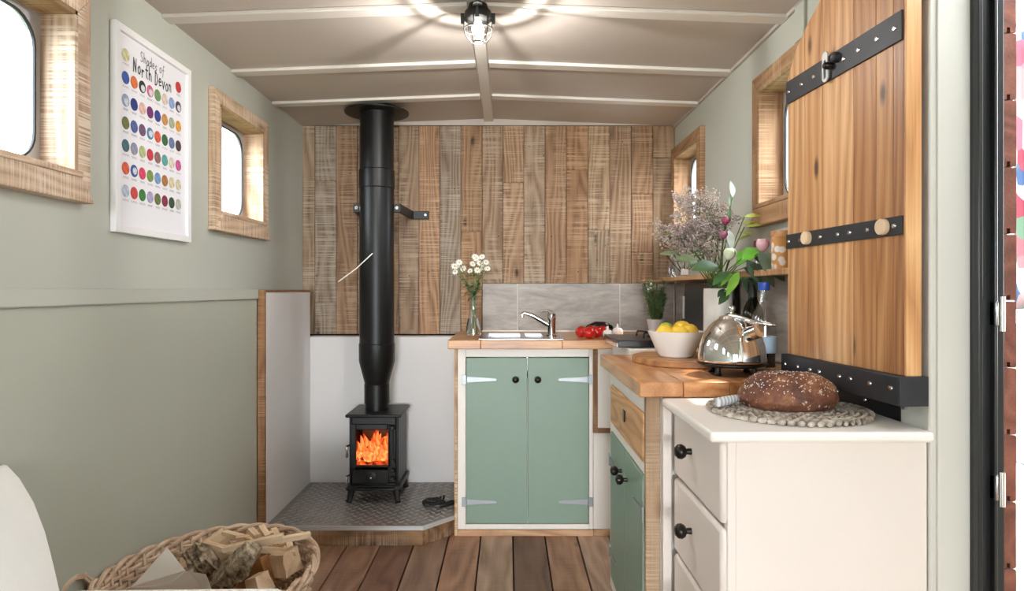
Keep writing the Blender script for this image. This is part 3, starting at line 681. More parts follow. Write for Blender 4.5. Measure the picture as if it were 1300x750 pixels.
# hob with raised lid
ho = thing('gas_hob', 'black gas hob with a raised black glass lid in the corner', 'hob', (.65, 2.86, CT))
B(.432, .865, 2.56, 2.925, CT+.0005, CT+.028).build('hob_tray', 'black_steel', ho, bevel=.004)
B(.426, .434, 2.556, 2.925, CT+.0005, CT+.018).build('front_trim', 'steel', ho, bevel=.002)
for yy in (2.74,):
    bn = MB().lathe([(.045, CT+.028), (.045, CT+.034), (.03, CT+.042), (.001, CT+.043)], (.63, yy, 0), 20).build('burner', 'black_iron', ho)
    for a in range(4):
        d = Vector((cos(a*pi/2+.78), sin(a*pi/2+.78), 0)); c = Vector((.63, yy, CT+.05))
        MB().tube([c+d*.02, c+d*.10, c+d*.105+Vector((0, 0, -.021))], .004, 6).build('pan_support', 'black_iron', bn)
lid = MB().hexa([(.868, 2.56, CT+.028), (.880, 2.56, CT+.028), (.880, 3.27, CT+.028), (.868, 3.27, CT+.028)], [(.890, 2.56, 1.155), (.902, 2.56, 1.155), (.902, 3.27, 1.155), (.890, 3.27, 1.155)]).build('glass_lid', 'black_steel', ho, bevel=.003)
MB().tube([(.862, 3.19, .98), (.862, 3.19, 1.09)], .006, 8).build('lid_handle', 'alu', lid)
m = MB()
for j, (yy, n) in enumerate(((3.0, 7), (2.97, 9), (2.98, 6))):
    zz = 1.035-.016*j; xx = .868+(zz-CT-.028)*.0965-.0012
    m.ribbon([(xx, yy-.007*i, zz+.004*(i % 2)) for i in range(n)], .002, (-1, 0, 0))
m.build('lid_lettering', 'ink_soft', lid, smooth=False)

# ------------------------------------------------------------------ right-hand counter unit
RT = .871; RX = .355
rc = thing('worktop', 'glossy orange-brown plank worktop carrying the kettle and fruit bowl', 'worktop', (.64, 2.13, RT-.042))
xs = [RX, .475, .60, .73, .915]
for i in range(4):
    B(xs[i]+.0004, xs[i+1]-.0004, 1.757, 2.508, RT-.042, RT).build('stave', 'counter_y', rc, bevel=.004 if i == 0 else .002, color=vary((1, .97, .93), .06))
dc = thing('drawer_cabinet', 'narrow white cabinet with a natural wood drawer above two green doors', 'cabinet', (.6, 2.1, 0))
FXR = .378
yA, yB = 1.80, .3745*F/(773.5-VX)
fy = lambda px: FXR*F/(px-VX)
dA, dB = fy(817.5), fy(776.5)
tz = RT-.044
zd1, zd0 = CZ-(480-VY)*dB/F, CZ-(527-VY)*dB/F
zd1 = .775; zd0 = .640; zdoor = .605
m = MB().box(FXR, FXR+.02, yA, dA-.003, .03, tz).box(FXR, FXR+.02, dB+.003, yB, .03, tz).box(FXR, FXR+.02, dA-.003, dB+.003, zd1+.003, tz).box(FXR, FXR+.02, dA-.003, dB+.003, zdoor+.003, zd0-.003).box(FXR, FXR+.02, dA-.003, dB+.003, .03, .075)
m.build('face_frame', 'white', dc, bevel=.002)
B(FXR+.022, .905, yA, yB, .03, tz).build('carcass', 'white', dc, smooth=False)
B(.377, .417, 1.778, 1.799, 0, tz).build('end_post', 'frame_z', dc, bevel=.002, color='#cdbba4')
B(.418, .905, 1.782, 1.799, 0, tz).build('end_panel', 'white', dc, smooth=False)
B(FXR+.01, FXR+.03, yA, yB, 0, .029).build('plinth', 'frame_y', dc, color='#c9a87e')
dw = B(FXR-.004, FXR+.016, dA, dB, zd0, zd1).build('drawer', 'drawer_wood', dc, bevel=.002)
yh = fy(794.5); zh = .715
MB().prism([(yh-.016, zh+.020), (yh+.016, zh+.020), (yh+.014, zh-.010), (yh+.006, zh-.018), (yh-.006, zh-.018), (yh-.014, zh-.010)], 'x', FXR-.008, FXR-.004).build('ring_pull', 'bronze', dw, bevel=.001)
dm = (dA+dB)/2
for (a, b, hy, s, ky) in ((dA, dm-.0015, dA, 1, dm-.05), (dm+.0015, dB, dB, -1, dm+.05)):
    d = B(FXR-.004, FXR+.016, a, b, .078, zdoor).build('door', 'green', dc, bevel=.002)
    knob(d, (FXR-.004, ky, .525), 'x', -1, .0165)
    for zz in (.50, .17):
        MB().prism([(hy-s*.018, zz+.022), (hy-s*.018, zz-.022), (hy, zz-.022), (hy, zz+.022)], 'x', FXR-.0085, FXR-.0042).build('hinge', 'zinc', d, bevel=.0008)
        MB().prism([(hy+s*.003, zz+.013), (hy+s*.12, zz+.006), (hy+s*.12, zz-.006), (hy+s*.003, zz-.013)], 'x', FXR-.0085, FXR-.0042).build('hinge_strap', 'zinc', d, bevel=.0008)

# ------------------------------------------------------------------ chest of drawers
KT = .829
ch = thing('chest_of_drawers', 'cream painted chest of drawers with dark round knobs', 'chest', (.66, 1.55, 0))
MB().box(.414, .873, 1.328, 1.752, KT-.022, KT).build('top', 'white', ch, bevel=.007, seg=3)
B(.474, .872, 1.352, 1.745, .05, KT-.023).build('body', 'cream', ch, bevel=.002)
B(.456, .474, 1.350, 1.372, .0, KT-.023).build('front_stile', 'cream', ch, bevel=.002)
B(.456, .474, 1.728, 1.745, .0, KT-.023).build('front_stile', 'cream', ch, bevel=.002)
B(.46, .872, 1.354, 1.743, 0, .049).build('plinth', 'cream', ch, bevel=.002)
for za, zb in ((.630, .803), (.428, .620), (.228, .418), (.06, .218)):
    d = B(.444, .473, 1.356, 1.742, za, zb).build('drawer', 'cream', ch, bevel=.009, seg=2)
    kc = (.444, 1.575, (za+zb)/2+.012)
    prof = [(.008, 0), (.007, .012), (.014, .016), (.0185, .024), (.017, .033), (.010, .039), (.001, .040)]
    MB().lathe([(a, -b) for a, b in prof], kc, 18, 'x').build('knob', 'bronze', d)
B(.419, .443, 1.757, 1.774, 0, RT-.045).build('filler_strip', 'cream', dc, bevel=.002)

# ------------------------------------------------------------------ hinged plank door folded against the right side
P0 = Vector((355*1.84/F, 1.84, 0)); P1 = Vector((503*1.358/F, 1.358, 0))
dd = (P1-P0); DL = dd.length; rz = math.atan2(dd.y, dd.x)
dor = thing('stable_door', 'honey-coloured ledged plank door with black steel straps, folded open above the chest', 'door', (P0.x, P0.y, .88), rz)
# local frame: x runs from the far edge (0) to the near edge (DL); +y is away from the room (towards the wall)? resolved below
sgn = 1 if (Matrix.Rotation(rz, 3, 'Z') @ Vector((0, 1, 0))).x > 0 else -1
def duv(px, py):       # point of the door face seen at a pixel
    r = Vector(((px-VX)/F, 1, 0)); n = Vector((-dd.y, dd.x, 0))
    t = (P0.dot(n))/(r.dot(n)); p = r*t
    return (p-P0).length, CZ-(py-VY)*t/F-.88
def dbox(u0, u1, t0, t1, za, zb): return MB().box(u0, u1, min(sgn*t0, sgn*t1), max(sgn*t0, sgn*t1), za, zb)
seams = [0]+[duv(p, 300)[0] for p in (1021, 1044, 1083, 1112, 1134)]+[DL]
def ztop(u):
    pts = [(0, .838), (duv(1010, 64)[0], duv(1010, 64)[1]), (duv(1024, 32)[0], duv(1024, 32)[1]), (duv(1042, 0)[0], duv(1042, 0)[1]), (DL*.55, 1.065), (DL*.75, 1.105), (DL, 1.12)]
    for (a, za), (b, zb) in zip(pts[:-1], pts[1:]):
        if u <= b: return za+(zb-za)*(u-a)/(b-a)
    return pts[-1][1]
tn = ['#f3dcc0', '#eacba8', '#ffe6c8', '#d8b48f', '#e0bf9a', '#c9a482']
for i in range(6):
    a, b = seams[i]+.0006, seams[i+1]-.0006
    us = [a+(b-a)*q/4 for q in range(5)]
    poly = [(a, .06)]+[(b, .06)]+[(u, ztop(u)) for u in us[::-1]]
    MB().prism(poly, 'y', min(0, sgn*.033), max(0, sgn*.033)).build('door_plank', 'door_wood', dor, bevel=.0012, local=True, color=tn[i])
dbox(DL, DL+.006, .0, .034, .06, 1.12).build('edge_batten', 'door_wood', dor, bevel=.001, local=True, color='#ffe2bd')
def strap(za, zb, bolts):
    s = dbox(0, DL-.002, -.005, 0, za, zb).build('strap', 'dark_steel', dor, bevel=.001, local=True)
    for u in bolts:
        MB().lathe([(.0065, 0), (.0055, -.003*sgn), (.001, -.0035*sgn)], (u, -.005*sgn, (za+zb)/2), 10, 'y').build('bolt', 'steel', s, local=False) if False else None
        b = MB().lathe([(.006, 0), (.005, -.003*sgn), (.001, -.0035*sgn)], (u, -.005*sgn, (za+zb)/2), 10, 'y')
        b.v = [tuple(W[dor] @ Vector(v)) for v in b.v]; b.build('bolt', 'steel', s)
    return s
s1 = strap(.764, .827, [DL*q for q in (.03, .17, .30, .57, .69, .83, .95)])
s2 = strap(.356, .396, [DL*q for q in (.03, .16, .36, .52, .62, .76, .95)])
# wooden discs on the lower strap
for px, py, r in ((1028.5, 302, .0175), (1126, 288, .0175)):
    u, zz = duv(px, py); b = MB().lathe([(r*.95, -.005*sgn), (r, -.008*sgn), (r, -.016*sgn), (r*.9, -.018*sgn)], (u, 0, zz), 24, 'y')
    b.v = [tuple(W[dor] @ Vector(v)) for v in b.v]; b.build('wooden_disc', 'disc_wood', s2)
# hasp and staple
u, zz = duv(1053.5, 86)
o = [(p[0], p[1]) for p in rr(u-.012, u+.012, zz-.036, zz+.040, .0115)]; i_ = rr(u-.0055, u+.0055, zz-.028, zz+.018, .005)
h = ring(-.014, -.010, o, i_); h.v = [tuple(W[dor] @ Vector((v[1], v[0]*sgn, v[2]))) for v in h.v]
hs = h.build('hasp_plate', 'plate_zinc', dor, bevel=.0008)
b = MB().lathe([(.009, 0), (.009, -.018*sgn), (.006, -.022*sgn)], (u+.016, -.004*sgn, zz-.001), 14, 'y'); b.v = [tuple(W[dor] @ Vector(v)) for v in b.v]; b.build('staple_knob', 'bronze', hs)
b = MB().lathe([(.013, 0), (.012, -.012*sgn), (.006, -.016*sgn), (.001, -.0165*sgn)], (u+.040, -.005*sgn, zz+.012), 14, 'y'); b.v = [tuple(W[dor] @ Vector(v)) for v in b.v]; b.build('stud', 'dark_steel', hs)
# bottom rail
r_ = dbox(-.004, DL+.008, -.018, .045, -.002, .060).build('bottom_rail', 'dark_steel', dor, bevel=.0025, local=True)
for q in (.04, .18, .31, .40, .58, .67, .82, .965):
    b = MB().lathe([(.006, 0), (.005, -.003*sgn), (.001, -.0035*sgn)], (DL*q, -.018*sgn, .033), 10, 'y'); b.v = [tuple(W[dor] @ Vector(v)) for v in b.v]; b.build('bolt', 'steel', r_)
b = dbox(DL+.008, DL+.012, -.018, .045, -.002, .060).build('end_plate', 'dark_steel', dor, bevel=.001, local=True)
# fixed angle below the door, on the chest side
an = thing('steel_angle', 'black steel angle bolted behind the chest top under the plank door', 'angle iron', (.885, 1.6, KT))
B(.8795, .886, 1.352, 1.752, KT-.03, .876).build('angle_flange', 'dark_steel', an, bevel=.001)
B(.886, .929, 1.452, 1.752, KT-.03, KT-.022).build('angle_web', 'dark_steel', an, bevel=.001)
for yy, zz in ((1.375, .845), (1.40, .862), (1.60, .850), (1.735, .85)):
    MB().lathe([(.005, 0), (.004, -.003), (.001, -.0035)], (.8795, yy, zz), 10, 'x').build('bolt', 'steel', an)
MB().lathe([(.004, -.012), (.009, -.012), (.009, 0), (.004, 0)], (.8795, 1.43, .866), 14, 'x', close=True).build('ring_eye', 'chrome', an)

# ------------------------------------------------------------------ shelf
SZ = 1.166
shf = thing('shelf', 'narrow wooden shelf on the right-hand wall behind the flowers', 'shelf', (.87, 2.6, SZ))
B(.825, XR-.0005, 1.88, 3.552, SZ, SZ+.02).build('shelf_board', 'frame_y', shf, bevel=.002, color='#e8c49c')
B(.70, .824, 3.40, 3.50, SZ-.004, SZ+.006).build('glass_rail', 'frame_x', shf, bevel=.002, color='#e8c49c')

# ------------------------------------------------------------------ ceiling lamp
LX, LY = (607-VX)*2.12/F, 2.112
lp = thing('bulkhead_lamp', 'caged bulkhead lamp with black housing hanging from the ceiling ridge', 'lamp', (LX, LY, 2.048))
MB().lathe([(.030, 2.046), (.034, 2.032), (.043, 2.022), (.046, 2.010), (.046, 1.998), (.041, 1.994)], (LX, LY, 0), 24).build('housing', 'black_iron', lp)
MB().lathe([(.015, 2.03), (.015, 2.0355), (.006, 2.0365)], (LX, LY-.034, 0), 12).build('cable_gland', 'alu', lp)
for a in range(4):
    d = Vector((cos(a*pi/2+pi/4*0), sin(a*pi/2), 0)); c = Vector((LX, LY, 2.006))+d*.05
    MB().box(c.x-.006, c.x+.006, c.y-.006, c.y+.006, 1.985, 2.018).build('housing_lug', 'black_iron', lp, bevel=.002)
MB().lathe([(.038, 1.997), (.038, 1.975), (.033, 1.955), (.022, 1.943), (.001, 1.939)], (LX, LY, 0), 24).build('glass_dome', 'thin_glass', lp)
MB().lathe([(.010, 1.993), (.013, 1.985), (.021, 1.968), (.018, 1.955), (.001, 1.950)], (LX, LY, 0), 16).build('bulb', 'bulb', lp)
cg = MB().tube([(LX+.046*cos(a*pi/16), LY+.046*sin(a*pi/16), 1.966) for a in range(32)], .0018, 6, closed=True).build('wire_cage', 'black_iron', lp)
for a in range(6):
    d = Vector((cos(a*pi/3+.26), sin(a*pi/3+.26), 0))
    MB().tube([Vector((LX, LY, z))+d*r for r, z in ((.046, 2.0), (.0465, 1.966), (.042, 1.945), (.030, 1.929), (.018, 1.924))], .0018, 6).build('cage_wire', 'black_iron', cg)
MB().tube([(LX+.018*cos(a*pi/12), LY+.018*sin(a*pi/12), 1.924) for a in range(24)], .0018, 6, closed=True).build('cage_wire', 'black_iron', cg)

# ------------------------------------------------------------------ poster
PX = XL+.020; py0, py1, pz0, pz1 = 1.867, 2.309, 1.288, 1.898
po = thing('poster', 'white framed poster of coloured paint dots on the left wall', 'poster', (XL, (py0+py1)/2, pz0))
fw = .021
m = MB().box(XL+.001, PX, py0, py0+fw, pz0, pz1).box(XL+.001, PX, py1-fw, py1, pz0, pz1).box(XL+.001, PX, py0+fw, py1-fw, pz0, pz0+fw).box(XL+.001, PX, py0+fw, py1-fw, pz1-fw, pz1)
m.build('frame', 'poster_white', po, bevel=.001)
ppx = XL+.010
pp = B(XL+.001, ppx, py0+fw, py1-fw, pz0+fw, pz1-fw).build('print', 'paper', po, smooth=False)
rows = [['#e8e6b4', None, None, None, None, None, None, '#d8423f'],
        ['#4463bd', '#f0804a', '#31343d', '#e8749a', '#7fa86c', '#f5e2d6', '#9bb8e6', '#57465c'],
        ['#a9bfe0', '#263f8c', '#f3cbbc', '#7f2b78', '#3d47a0', '#dd9a55', '#b9c3a4', '#f0b04a'],
        ['#7d8450', '#5c6fae', '#76597c', '#5a9cc8', '#ec6448', '#3f7346', '#7589b8', '#55444a'],
        ['#4d737f', '#a2a3bf', '#c6d29a', '#d94050', '#a0706f', '#6bb8b2', '#f2ebd9', '#e062a4'],
        ['#ef6b4c', '#4268ae', '#ec4b70', '#85a552', '#87aede', '#c58350', '#f1e2bd', '#eee6c6'],
        ['#cfdcee', '#e0524f', '#449147', '#c0b4dc', '#76854f', '#99324f', '#3c5a3f', '#cfd3cc']]
d0 = None
for r, row in enumerate(rows):
    for c, colr in enumerate(row):
        if not colr: continue
        yy = 1.928+.044*c; zz = 1.817-.0672*r
        if d0 is None:
            d0 = MB().lathe([(.0188, 0), (.0188, .0008)], (ppx, yy, zz), 20, 'x').build('paint_dot', 'dot', pp, color=colr)
        else: share(d0, 'paint_dot', pp, (ppx+.0004, yy, zz), color=colr)
        if colr in ('#5a9cc8', '#4268ae', '#a9bfe0', '#57465c', '#31343d', '#e8749a'):
            share(d0, 'paint_dot', pp, (ppx+.0007, yy+.003, zz-.004 if r in (1, 2) else zz), color='#eef0f6', scale=(1, .58, .58))
        n = random.randint(9, 14); L = random.uniform(.024, .034)
        MB().ribbon([(ppx+.0006, yy-L/2+L*i/n, zz-.027+.0032*((i*7+c) % 3-1)) for i in range(n+1)], .0011, (1, 0, 0)).build('handwritten_caption', 'ink_soft', pp, smooth=False)
GL = {'S': [[(.8, .9), (.45, 1), (.15, .8), (.3, .55), (.7, .42), (.85, .2), (.5, 0), (.1, .1)]],
      'h': [[(.1, 1), (.1, 0)], [(.1, .35), (.4, .55), (.7, .4), (.75, 0)]],
      'a': [[(.75, .5), (.4, .58), (.1, .3), (.3, 0), (.6, .1), (.75, .45), (.75, .1), (.95, 0)]],
      'd': [[(.75, .35), (.45, .55), (.1, .3), (.3, 0), (.6, .08), (.75, .3)], [(.78, 1), (.76, .1), (.95, 0)]],
      'e': [[(.1, .28), (.75, .32), (.6, .55), (.3, .55), (.08, .28), (.3, 0), (.8, .08)]],
      's': [[(.7, .5), (.4, .58), (.2, .42), (.65, .2), (.45, 0), (.1, .06)]],
      'o': [[(.45, .56), (.12, .35), (.2, .04), (.55, 0), (.8, .25), (.65, .52), (.45, .56)]],
      'f': [[(.9, .95), (.6, 1), (.45, .75), (.4, .1), (.2, -.25)], [(.15, .5), (.8, .52)]],
      'N': [[(.1, 0), (.15, 1), (.75, .05), (.85, 1)]],
      'r': [[(.15, .55), (.2, 0)], [(.2, .35), (.45, .55), (.75, .5)]],
      't': [[(.45, .95), (.42, .1), (.7, 0)], [(.1, .6), (.8, .62)]],
      'D': [[(.2, 1), (.15, 0), (.55, .05), (.9, .45), (.65, .9), (.1, 1)]],
      'v': [[(.1, .55), (.4, 0), (.8, .6)]], 'n': [[(.15, .55), (.15, 0)], [(.15, .35), (.45, .56), (.72, .42), (.75, 0)]]}
def write(txt, y, z, h, w, wt, wob):
    m = MB(); k = 0
    for c in txt:
        if c == ' ': y += w*.6; continue
        for st in GL[c]:
            m.ribbon([(ppx+.0008, y+u*w*.85, z+v*h+wob*sin(k*2.3)) for u, v in st], wt, (1, 0, 0))
        y += w*(1.05 if c.isupper() else .92); k += 1
    return m
write('Shades of', 2.005, 1.826, .031, .0175, .0022, .002).build('title_lettering', 'ink', pp, smooth=False)
write('North Devon', 1.966, 1.782, .042, .0225, .0040, .003).build('title_lettering', 'ink', pp, smooth=False)

# ------------------------------------------------------------------ sofa
so = thing('sofa', 'off-white upholstered sofa with a rounded back against the left wall', 'sofa', (-.78, .6, 0))
Y0, Y1 = -.9, 1.40
prof = [(-1.088, .30), (-1.088, .745), (-1.078, .745), (-1.05, .715), (-1.02, .665), (-.995, .60), (-.977, .53), (-.963, .47), (-.955, .42), (-.94, .30)]
MB().prism(prof, 'y', Y0, Y1).build('backrest', 'sofa', so, bevel=.02, seg=3)
prof = [(-.955, .30), (-.955, .455), (-.94, .470), (-.50, .474), (-.475, .462), (-.465, .44), (-.465, .30)]
MB().prism(prof, 'y', Y0, Y1+.015).build('seat_cushion', 'sofa', so, bevel=.012, seg=3)
B(-1.085, -.47, Y0, Y1, .08, .30).build('sofa_base', 'sofa', so, bevel=.01)
for xx in (-1.04, -.51):
    for yy in (Y0+.06, Y1-.06): MB().lathe([(.018, 0), (.024, .08)], (xx, yy, 0), 12).build('foot', 'bronze', so)

# ------------------------------------------------------------------ log basket
bc = Vector((-.815, 1.775, 0)); BA, BB_, BH = .272, .335, .352
bk = thing('wicker_basket', 'oval woven wicker basket full of firewood on the floor', 'basket', bc)
def el(a, t, z): return (bc.x+BA*t*cos(a), bc.y+BB_*t*sin(a), z)
def tz_(z): return .78+.20*z/BH
N = 64
for k in range(3):
    MB().tube([el(2*pi*i/216, 1+.026*cos(i*2*pi/24+k*2.09), BH-.006+.012*sin(i*2*pi/24+k*2.09)) for i in range(216)], .0068, 7, closed=True).build('rim_cane', 'wicker', bk)
m = MB()
for r in range(22):
    z = .012+.0150*r
    m.tube([el(2*pi*i/128, tz_(z)+.016*(1 if (i//2+r) % 2 else -1), z) for i in range(128)], .0062, 5, closed=True)
stuff(m.build('woven_wall', 'wicker', bk))
m = MB()
for i in range(N):
    a = 2*pi*(i+.25)/N
    m.tube([el(a, tz_(z), z) for z in (.0, .12, .24, BH)], .0055, 5)
stuff(m.build('wicker_stakes', 'wicker', bk))
MB().prism([(bc.x+BA*.76*cos(2*pi*i/32), bc.y+BB_*.76*sin(2*pi*i/32)) for i in range(32)], 'z', .004, .016).build('basket_floor', 'wicker', bk)
for s in (1,):
    m = MB()
    for q in (-.006, .006):
        m.tube([(bc.x-BA*.99+.01*cos(t)-.012, bc.y-.13+.055*cos(t)+q, BH-.02+.06*sin(t)) for t in [pi*i/12*2 for i in range(24)]], .006, 6, closed=True)
    m.build('ring_handle', 'wicker', bk)

def log(name, label, a, b, w, h, mat, bark=None, wedge=False, tilt=0, group=None):
    a, b = Vector(a), Vector(b); d = (b-a); L = d.length
    n = 12; rng = random.Random(int(abs(a.x*7919+b.y*6101+a.z*997)*1000))
    base = [(-w/2, -h/2), (w/2, -h/2), (w/2*.9, h*.1), (w*.12, h/2), (-w/2*.8, h*.25)] if not wedge else [(-w/2, -h/2), (w/2, -h/2), (w/2*.7, h/2), (-w/2, h/2*.8)]
    jt = .16 if mat == 'bark' else .045
    ring_ = []
    for (p, q) in zip(base, base[1:]+base[:1]):
        for f in ((0, .33, .67) if w > .04 else (0,)): ring_.append((p[0]+(q[0]-p[0])*f, p[1]+(q[1]-p[1])*f))
    m = MB(); vs = []; fs = []; k = len(ring_)
    off = [rng.uniform(-.5, .5) for _ in ring_]
    for i in range(n):
        tp_ = 1-.35*max(0, (i-n+4)/3)*(1 if mat == 'bark' else .0)
        for jj, (u, v) in enumerate(ring_):
            vs.append((L*i/(n-1)-L/2+(off[jj]*w*.10 if i in (0, n-1) else 0), u*tp_*(1+rng.uniform(-jt, jt)), v*tp_*(1+rng.uniform(-jt, jt))))
    for i in range(n-1):
        for j in range(k): fs.append((i*k+j, i*k+(j+1) % k, (i+1)*k+(j+1) % k, (i+1)*k+j))
    fs += [list(range(k)), list(range((n-1)*k, n*k))]
    m.add(vs, fs)
    o = m.build(name, mat, None, origin=(0, 0, 0), angle=24, color=vary((1, .97, .93), .1))
    o.location = (a+b)/2; q = d.to_track_quat('X', 'Z'); o.rotation_euler = (q.to_matrix() @ Matrix.Rotation(tilt, 3, 'X')).to_euler()
    tag(o, label, 'firewood', group)
    return o
G = 'firewood in the wicker basket'
def bp(px, py, z): return on(px, py, z)
log('split_log', 'pale split log lying along the back of the basket', bp(235, 722, .27), bp(290, 682, .34), .085, .07, 'split', group=G)
log('split_log', 'brown weathered end of a log in the middle of the basket', bp(245, 722, .30), bp(270, 700, .34), .10, .08, 'bark', wedge=True, group=G, tilt=.3)
log('bark_log', 'rough lichen-covered bark log leaning in front of the kindling', bp(280, 741, .30), bp(320, 695, .42), .075, .065, 'bark', group=G, tilt=.5)
log('split_log', 'dark grained split log on the right of the bark log', bp(310, 722, .29), bp(352, 716, .33), .10, .09, 'board_wood', wedge=True, group=G)
log('split_log', 'pale end of a split log under the basket rim', bp(350, 712, .33), bp(372, 712, .34), .07, .07, 'split', wedge=True, group=G)
log('split_log', 'small pale wedge of wood beside the foot of the bark log', bp(322, 742, .30), bp(336, 738, .32), .05, .05, 'split', wedge=True, group=G)
ks = [((283, 697, .39), (360, 680, .42)), ((325, 690, .40), (394, 678, .40)), ((318, 672, .40), (327, 681, .39)), ((332, 668, .41), (340, 681, .39)), ((320, 696, .38), (367, 700, .36)),
      ((300, 684, .36), (352, 676, .37)), ((285, 676, .36), (340, 690, .36)), ((367, 688, .37), (371, 703, .36)), ((262, 690, .35), (300, 700, .35)), ((348, 672, .37), (358, 690, .37))]
kl = ['long pale kindling stick lying across the bark log', 'yellowish kindling stick poking over the basket rim', 'short upright kindling stick at the back of the basket', 'second short upright kindling stick with a pale sawn end', 'wide flat kindling stick under the long one',
      'kindling stick close to the rear basket wall', 'thin kindling stick crossing below the others', 'short kindling piece by the basket rim on the hearth side', 'thin kindling splinter beside the weathered log', 'narrow kindling stick leaning near the hearth end']
for (a, b), l in zip(ks, kl):
    log('kindling_stick', l, bp(*a), bp(*b), .020, .015, 'split', wedge=True, group=G)
# firewood below, filling the basket
for i, (dx, z) in enumerate(((-.11, .055), (0, .055), (.11, .055), (-.06, .135), (.06, .135), (0, .212), (-.12, .212), (.12, .212))):
    c = Vector((bc.x+dx, bc.y+.02, z)); d = Vector((0, .13, 0))
    log('split_log', 'split log buried under the kindling in the basket', c-d, c+d, .085, .062, 'split', group='buried firewood')
m = MB(); c0 = [bp(172, 742, .30), bp(214, 697, .40), bp(240, 738, .33), bp(268, 745, .32)]
vs = [bp(165, 746, .32), bp(212, 694, .41), bp(236, 724, .37), bp(262, 728, .37), bp(268, 744, .33), bp(215, 742, .33)]
vs2 = [v+Vector((.006, .012, -.05)) for v in vs]
m.add(vs+vs2, [(0, 1, 2, 5), (2, 3, 4, 5), (6, 11, 8, 7), (8, 11, 10, 9)]+[(i, (i+1) % 6, 6+(i+1) % 6, 6+i) for i in range(6)])
tag(m.build('paper_bag', 'card', bevel=.003, smooth=False), 'crumpled off-white paper in the basket next to the logs', 'paper')

# ------------------------------------------------------------------ things on the sink worktop
gv = at(601, 427, 3.12); gv.z = CT
vs_ = thing('glass_vase', 'slim clear glass bottle vase holding white flowers', 'vase', gv)
MB().lathe([(.001, .001), (.038, .001), (.041, .010), (.038, .05), (.026, .105), (.021, .13), (.021, .165), (.026, .192), (.0235, .192), (.0185, .165), (.0185, .13), (.0235, .105), (.0355, .05), (.038, .012), (.001, .008)], gv, 24).build('vase_glass', 'thin_glass', vs_)
MB().lathe([(.001, .0085), (.037, .0125), (.034, .05), (.0255, .09), (.001, .09)], gv, 20).build('water', 'water_glass', vs_)
def daisy(m_p, m_c, c, r, nrm):
    nrm = Vector(nrm).normalized(); a = nrm.orthogonal().normalized(); b = nrm.cross(a)
    for i in range(9):
        t = 2*pi*i/9; d = a*cos(t)+b*sin(t); m_p.leaf(c, d+nrm*.15, nrm, r, r*.55, .15)
    m_c.ball(c+nrm*.001, r*.28, 6)
fpos = [(581, 337), (578, 345), (588, 341), (583, 333), (577, 338), (605, 328), (612, 326), (617, 333), (613, 340), (606, 343), (600, 335), (609, 334), (619, 341), (603, 326), (597, 344)]
for i, (px, py) in enumerate(fpos):
    h = at(px, py, 3.12+random.uniform(-.04, .04))
    st = thing('white_flower', 'small white daisy-like flower on a leafy stem in the glass bottle', 'flower', gv+Vector((0, 0, .012)), 0, 'white flowers in the glass bottle')
    b0 = gv+Vector((random.uniform(-.014, .014), random.uniform(-.014, .014), .014)); nk = gv+Vector((random.uniform(-.009, .009), random.uniform(-.009, .009), .18))
    mid = nk*.45+h*.55+Vector((0, 0, .01))
    MB().tube([b0, nk, mid, h], .0016, 5).build('stem', 'stem', st)
    mp, mc = MB(), MB(); daisy(mp, mc, h, random.uniform(.015, .019), Vector((random.uniform(-.5, .5), -1, .55)))
    mp.build('petals', 'petal', st, color='#f4f2ea'); mc.build('flower_centre', 'petal', st, color='#d9c86a')
    for q in range(4):
        t = random.uniform(.05, .75); bse = nk*(1-t)+h*t
        MB().leaf(bse, Vector((random.uniform(-1, 1), random.uniform(-1, .3), random.uniform(-.2, .8))), (0, 0, 1), random.uniform(.025, .045), .014).build('leaf', 'leaf', st, color=random.choice(['#4f6b35', '#63803f', '#3f5a31']))
# tomatoes, aubergine, garlic, cloth
tom = [(738.5, 424, 3.12), (748, 425.5, 3.03), (758, 425.5, 3.10), (765.5, 423.5, 3.16), (750.5, 420.8, 3.20)]
for i, (px, py, d) in enumerate(tom):
    p = at(px, py, d); r = .031; p.z = CT+r*.86
    t = thing('tomato', 'ripe red tomato in the cluster on the worktop by the garlic', 'tomato', (p.x, p.y, CT), 0, 'tomatoes on the sink worktop')
    MB().ball(p, (r, r, r*.86), 14).build('flesh', 'tomato', t)
    m = MB()
    for q in range(5): m.leaf(p+Vector((0, 0, r*.82)), (cos(q*1.257), sin(q*1.257), .15), (0, 0, 1), .016, .006)
    m.build('calyx', 'stem', t)
p = at(762, 416, 3.24); au = thing('aubergine', 'dark glossy aubergine behind the tomatoes', 'aubergine', (p.x, p.y, CT))
MB().tube([p+Vector((x, .0, 0))+Vector((0, 0, z)) for x, z in ((-.075, -.003), (-.06, 0), (-.02, .008), (.02, .008), (.055, 0), (.066, -.004))], [.006, .018, .027, .026, .016, .004], 14).build('skin', 'aubergine', au)
for o_ in au.children: o_.location.z += (CT+.036)-p.z-.0
MB().tube([p+Vector((-.095, 0, CT+.036-p.z)), p+Vector((-.07, 0, CT+.036-p.z))], [.004, .009], 8).build('stalk', 'stem', au)
for px, py, d, sc in ((771.5, 426, 3.06, 1), (784, 425, 3.16, 1.12)):
    p = at(px, py, d); p.z = CT
    gq = thing('garlic_bulb', 'small white garlic bulb touching the tomatoes' if sc == 1 else 'larger white garlic bulb next to the chopping mat', 'garlic', p, 0, 'garlic bulbs')
    m = MB(); r = .024*sc
    for q in range(7): m.ball(p+Vector((r*.42*cos(q*.9), r*.42*sin(q*.9), r*.8)), (r*.62, r*.62, r*.82), 8)
    m.build('cloves', 'garlic', gq); MB().lathe([(.010*sc, 0), (.005*sc, .012), (.004*sc, .022*sc)], p+Vector((0, 0, r*1.45)), 8).build('neck', 'garlic', gq)
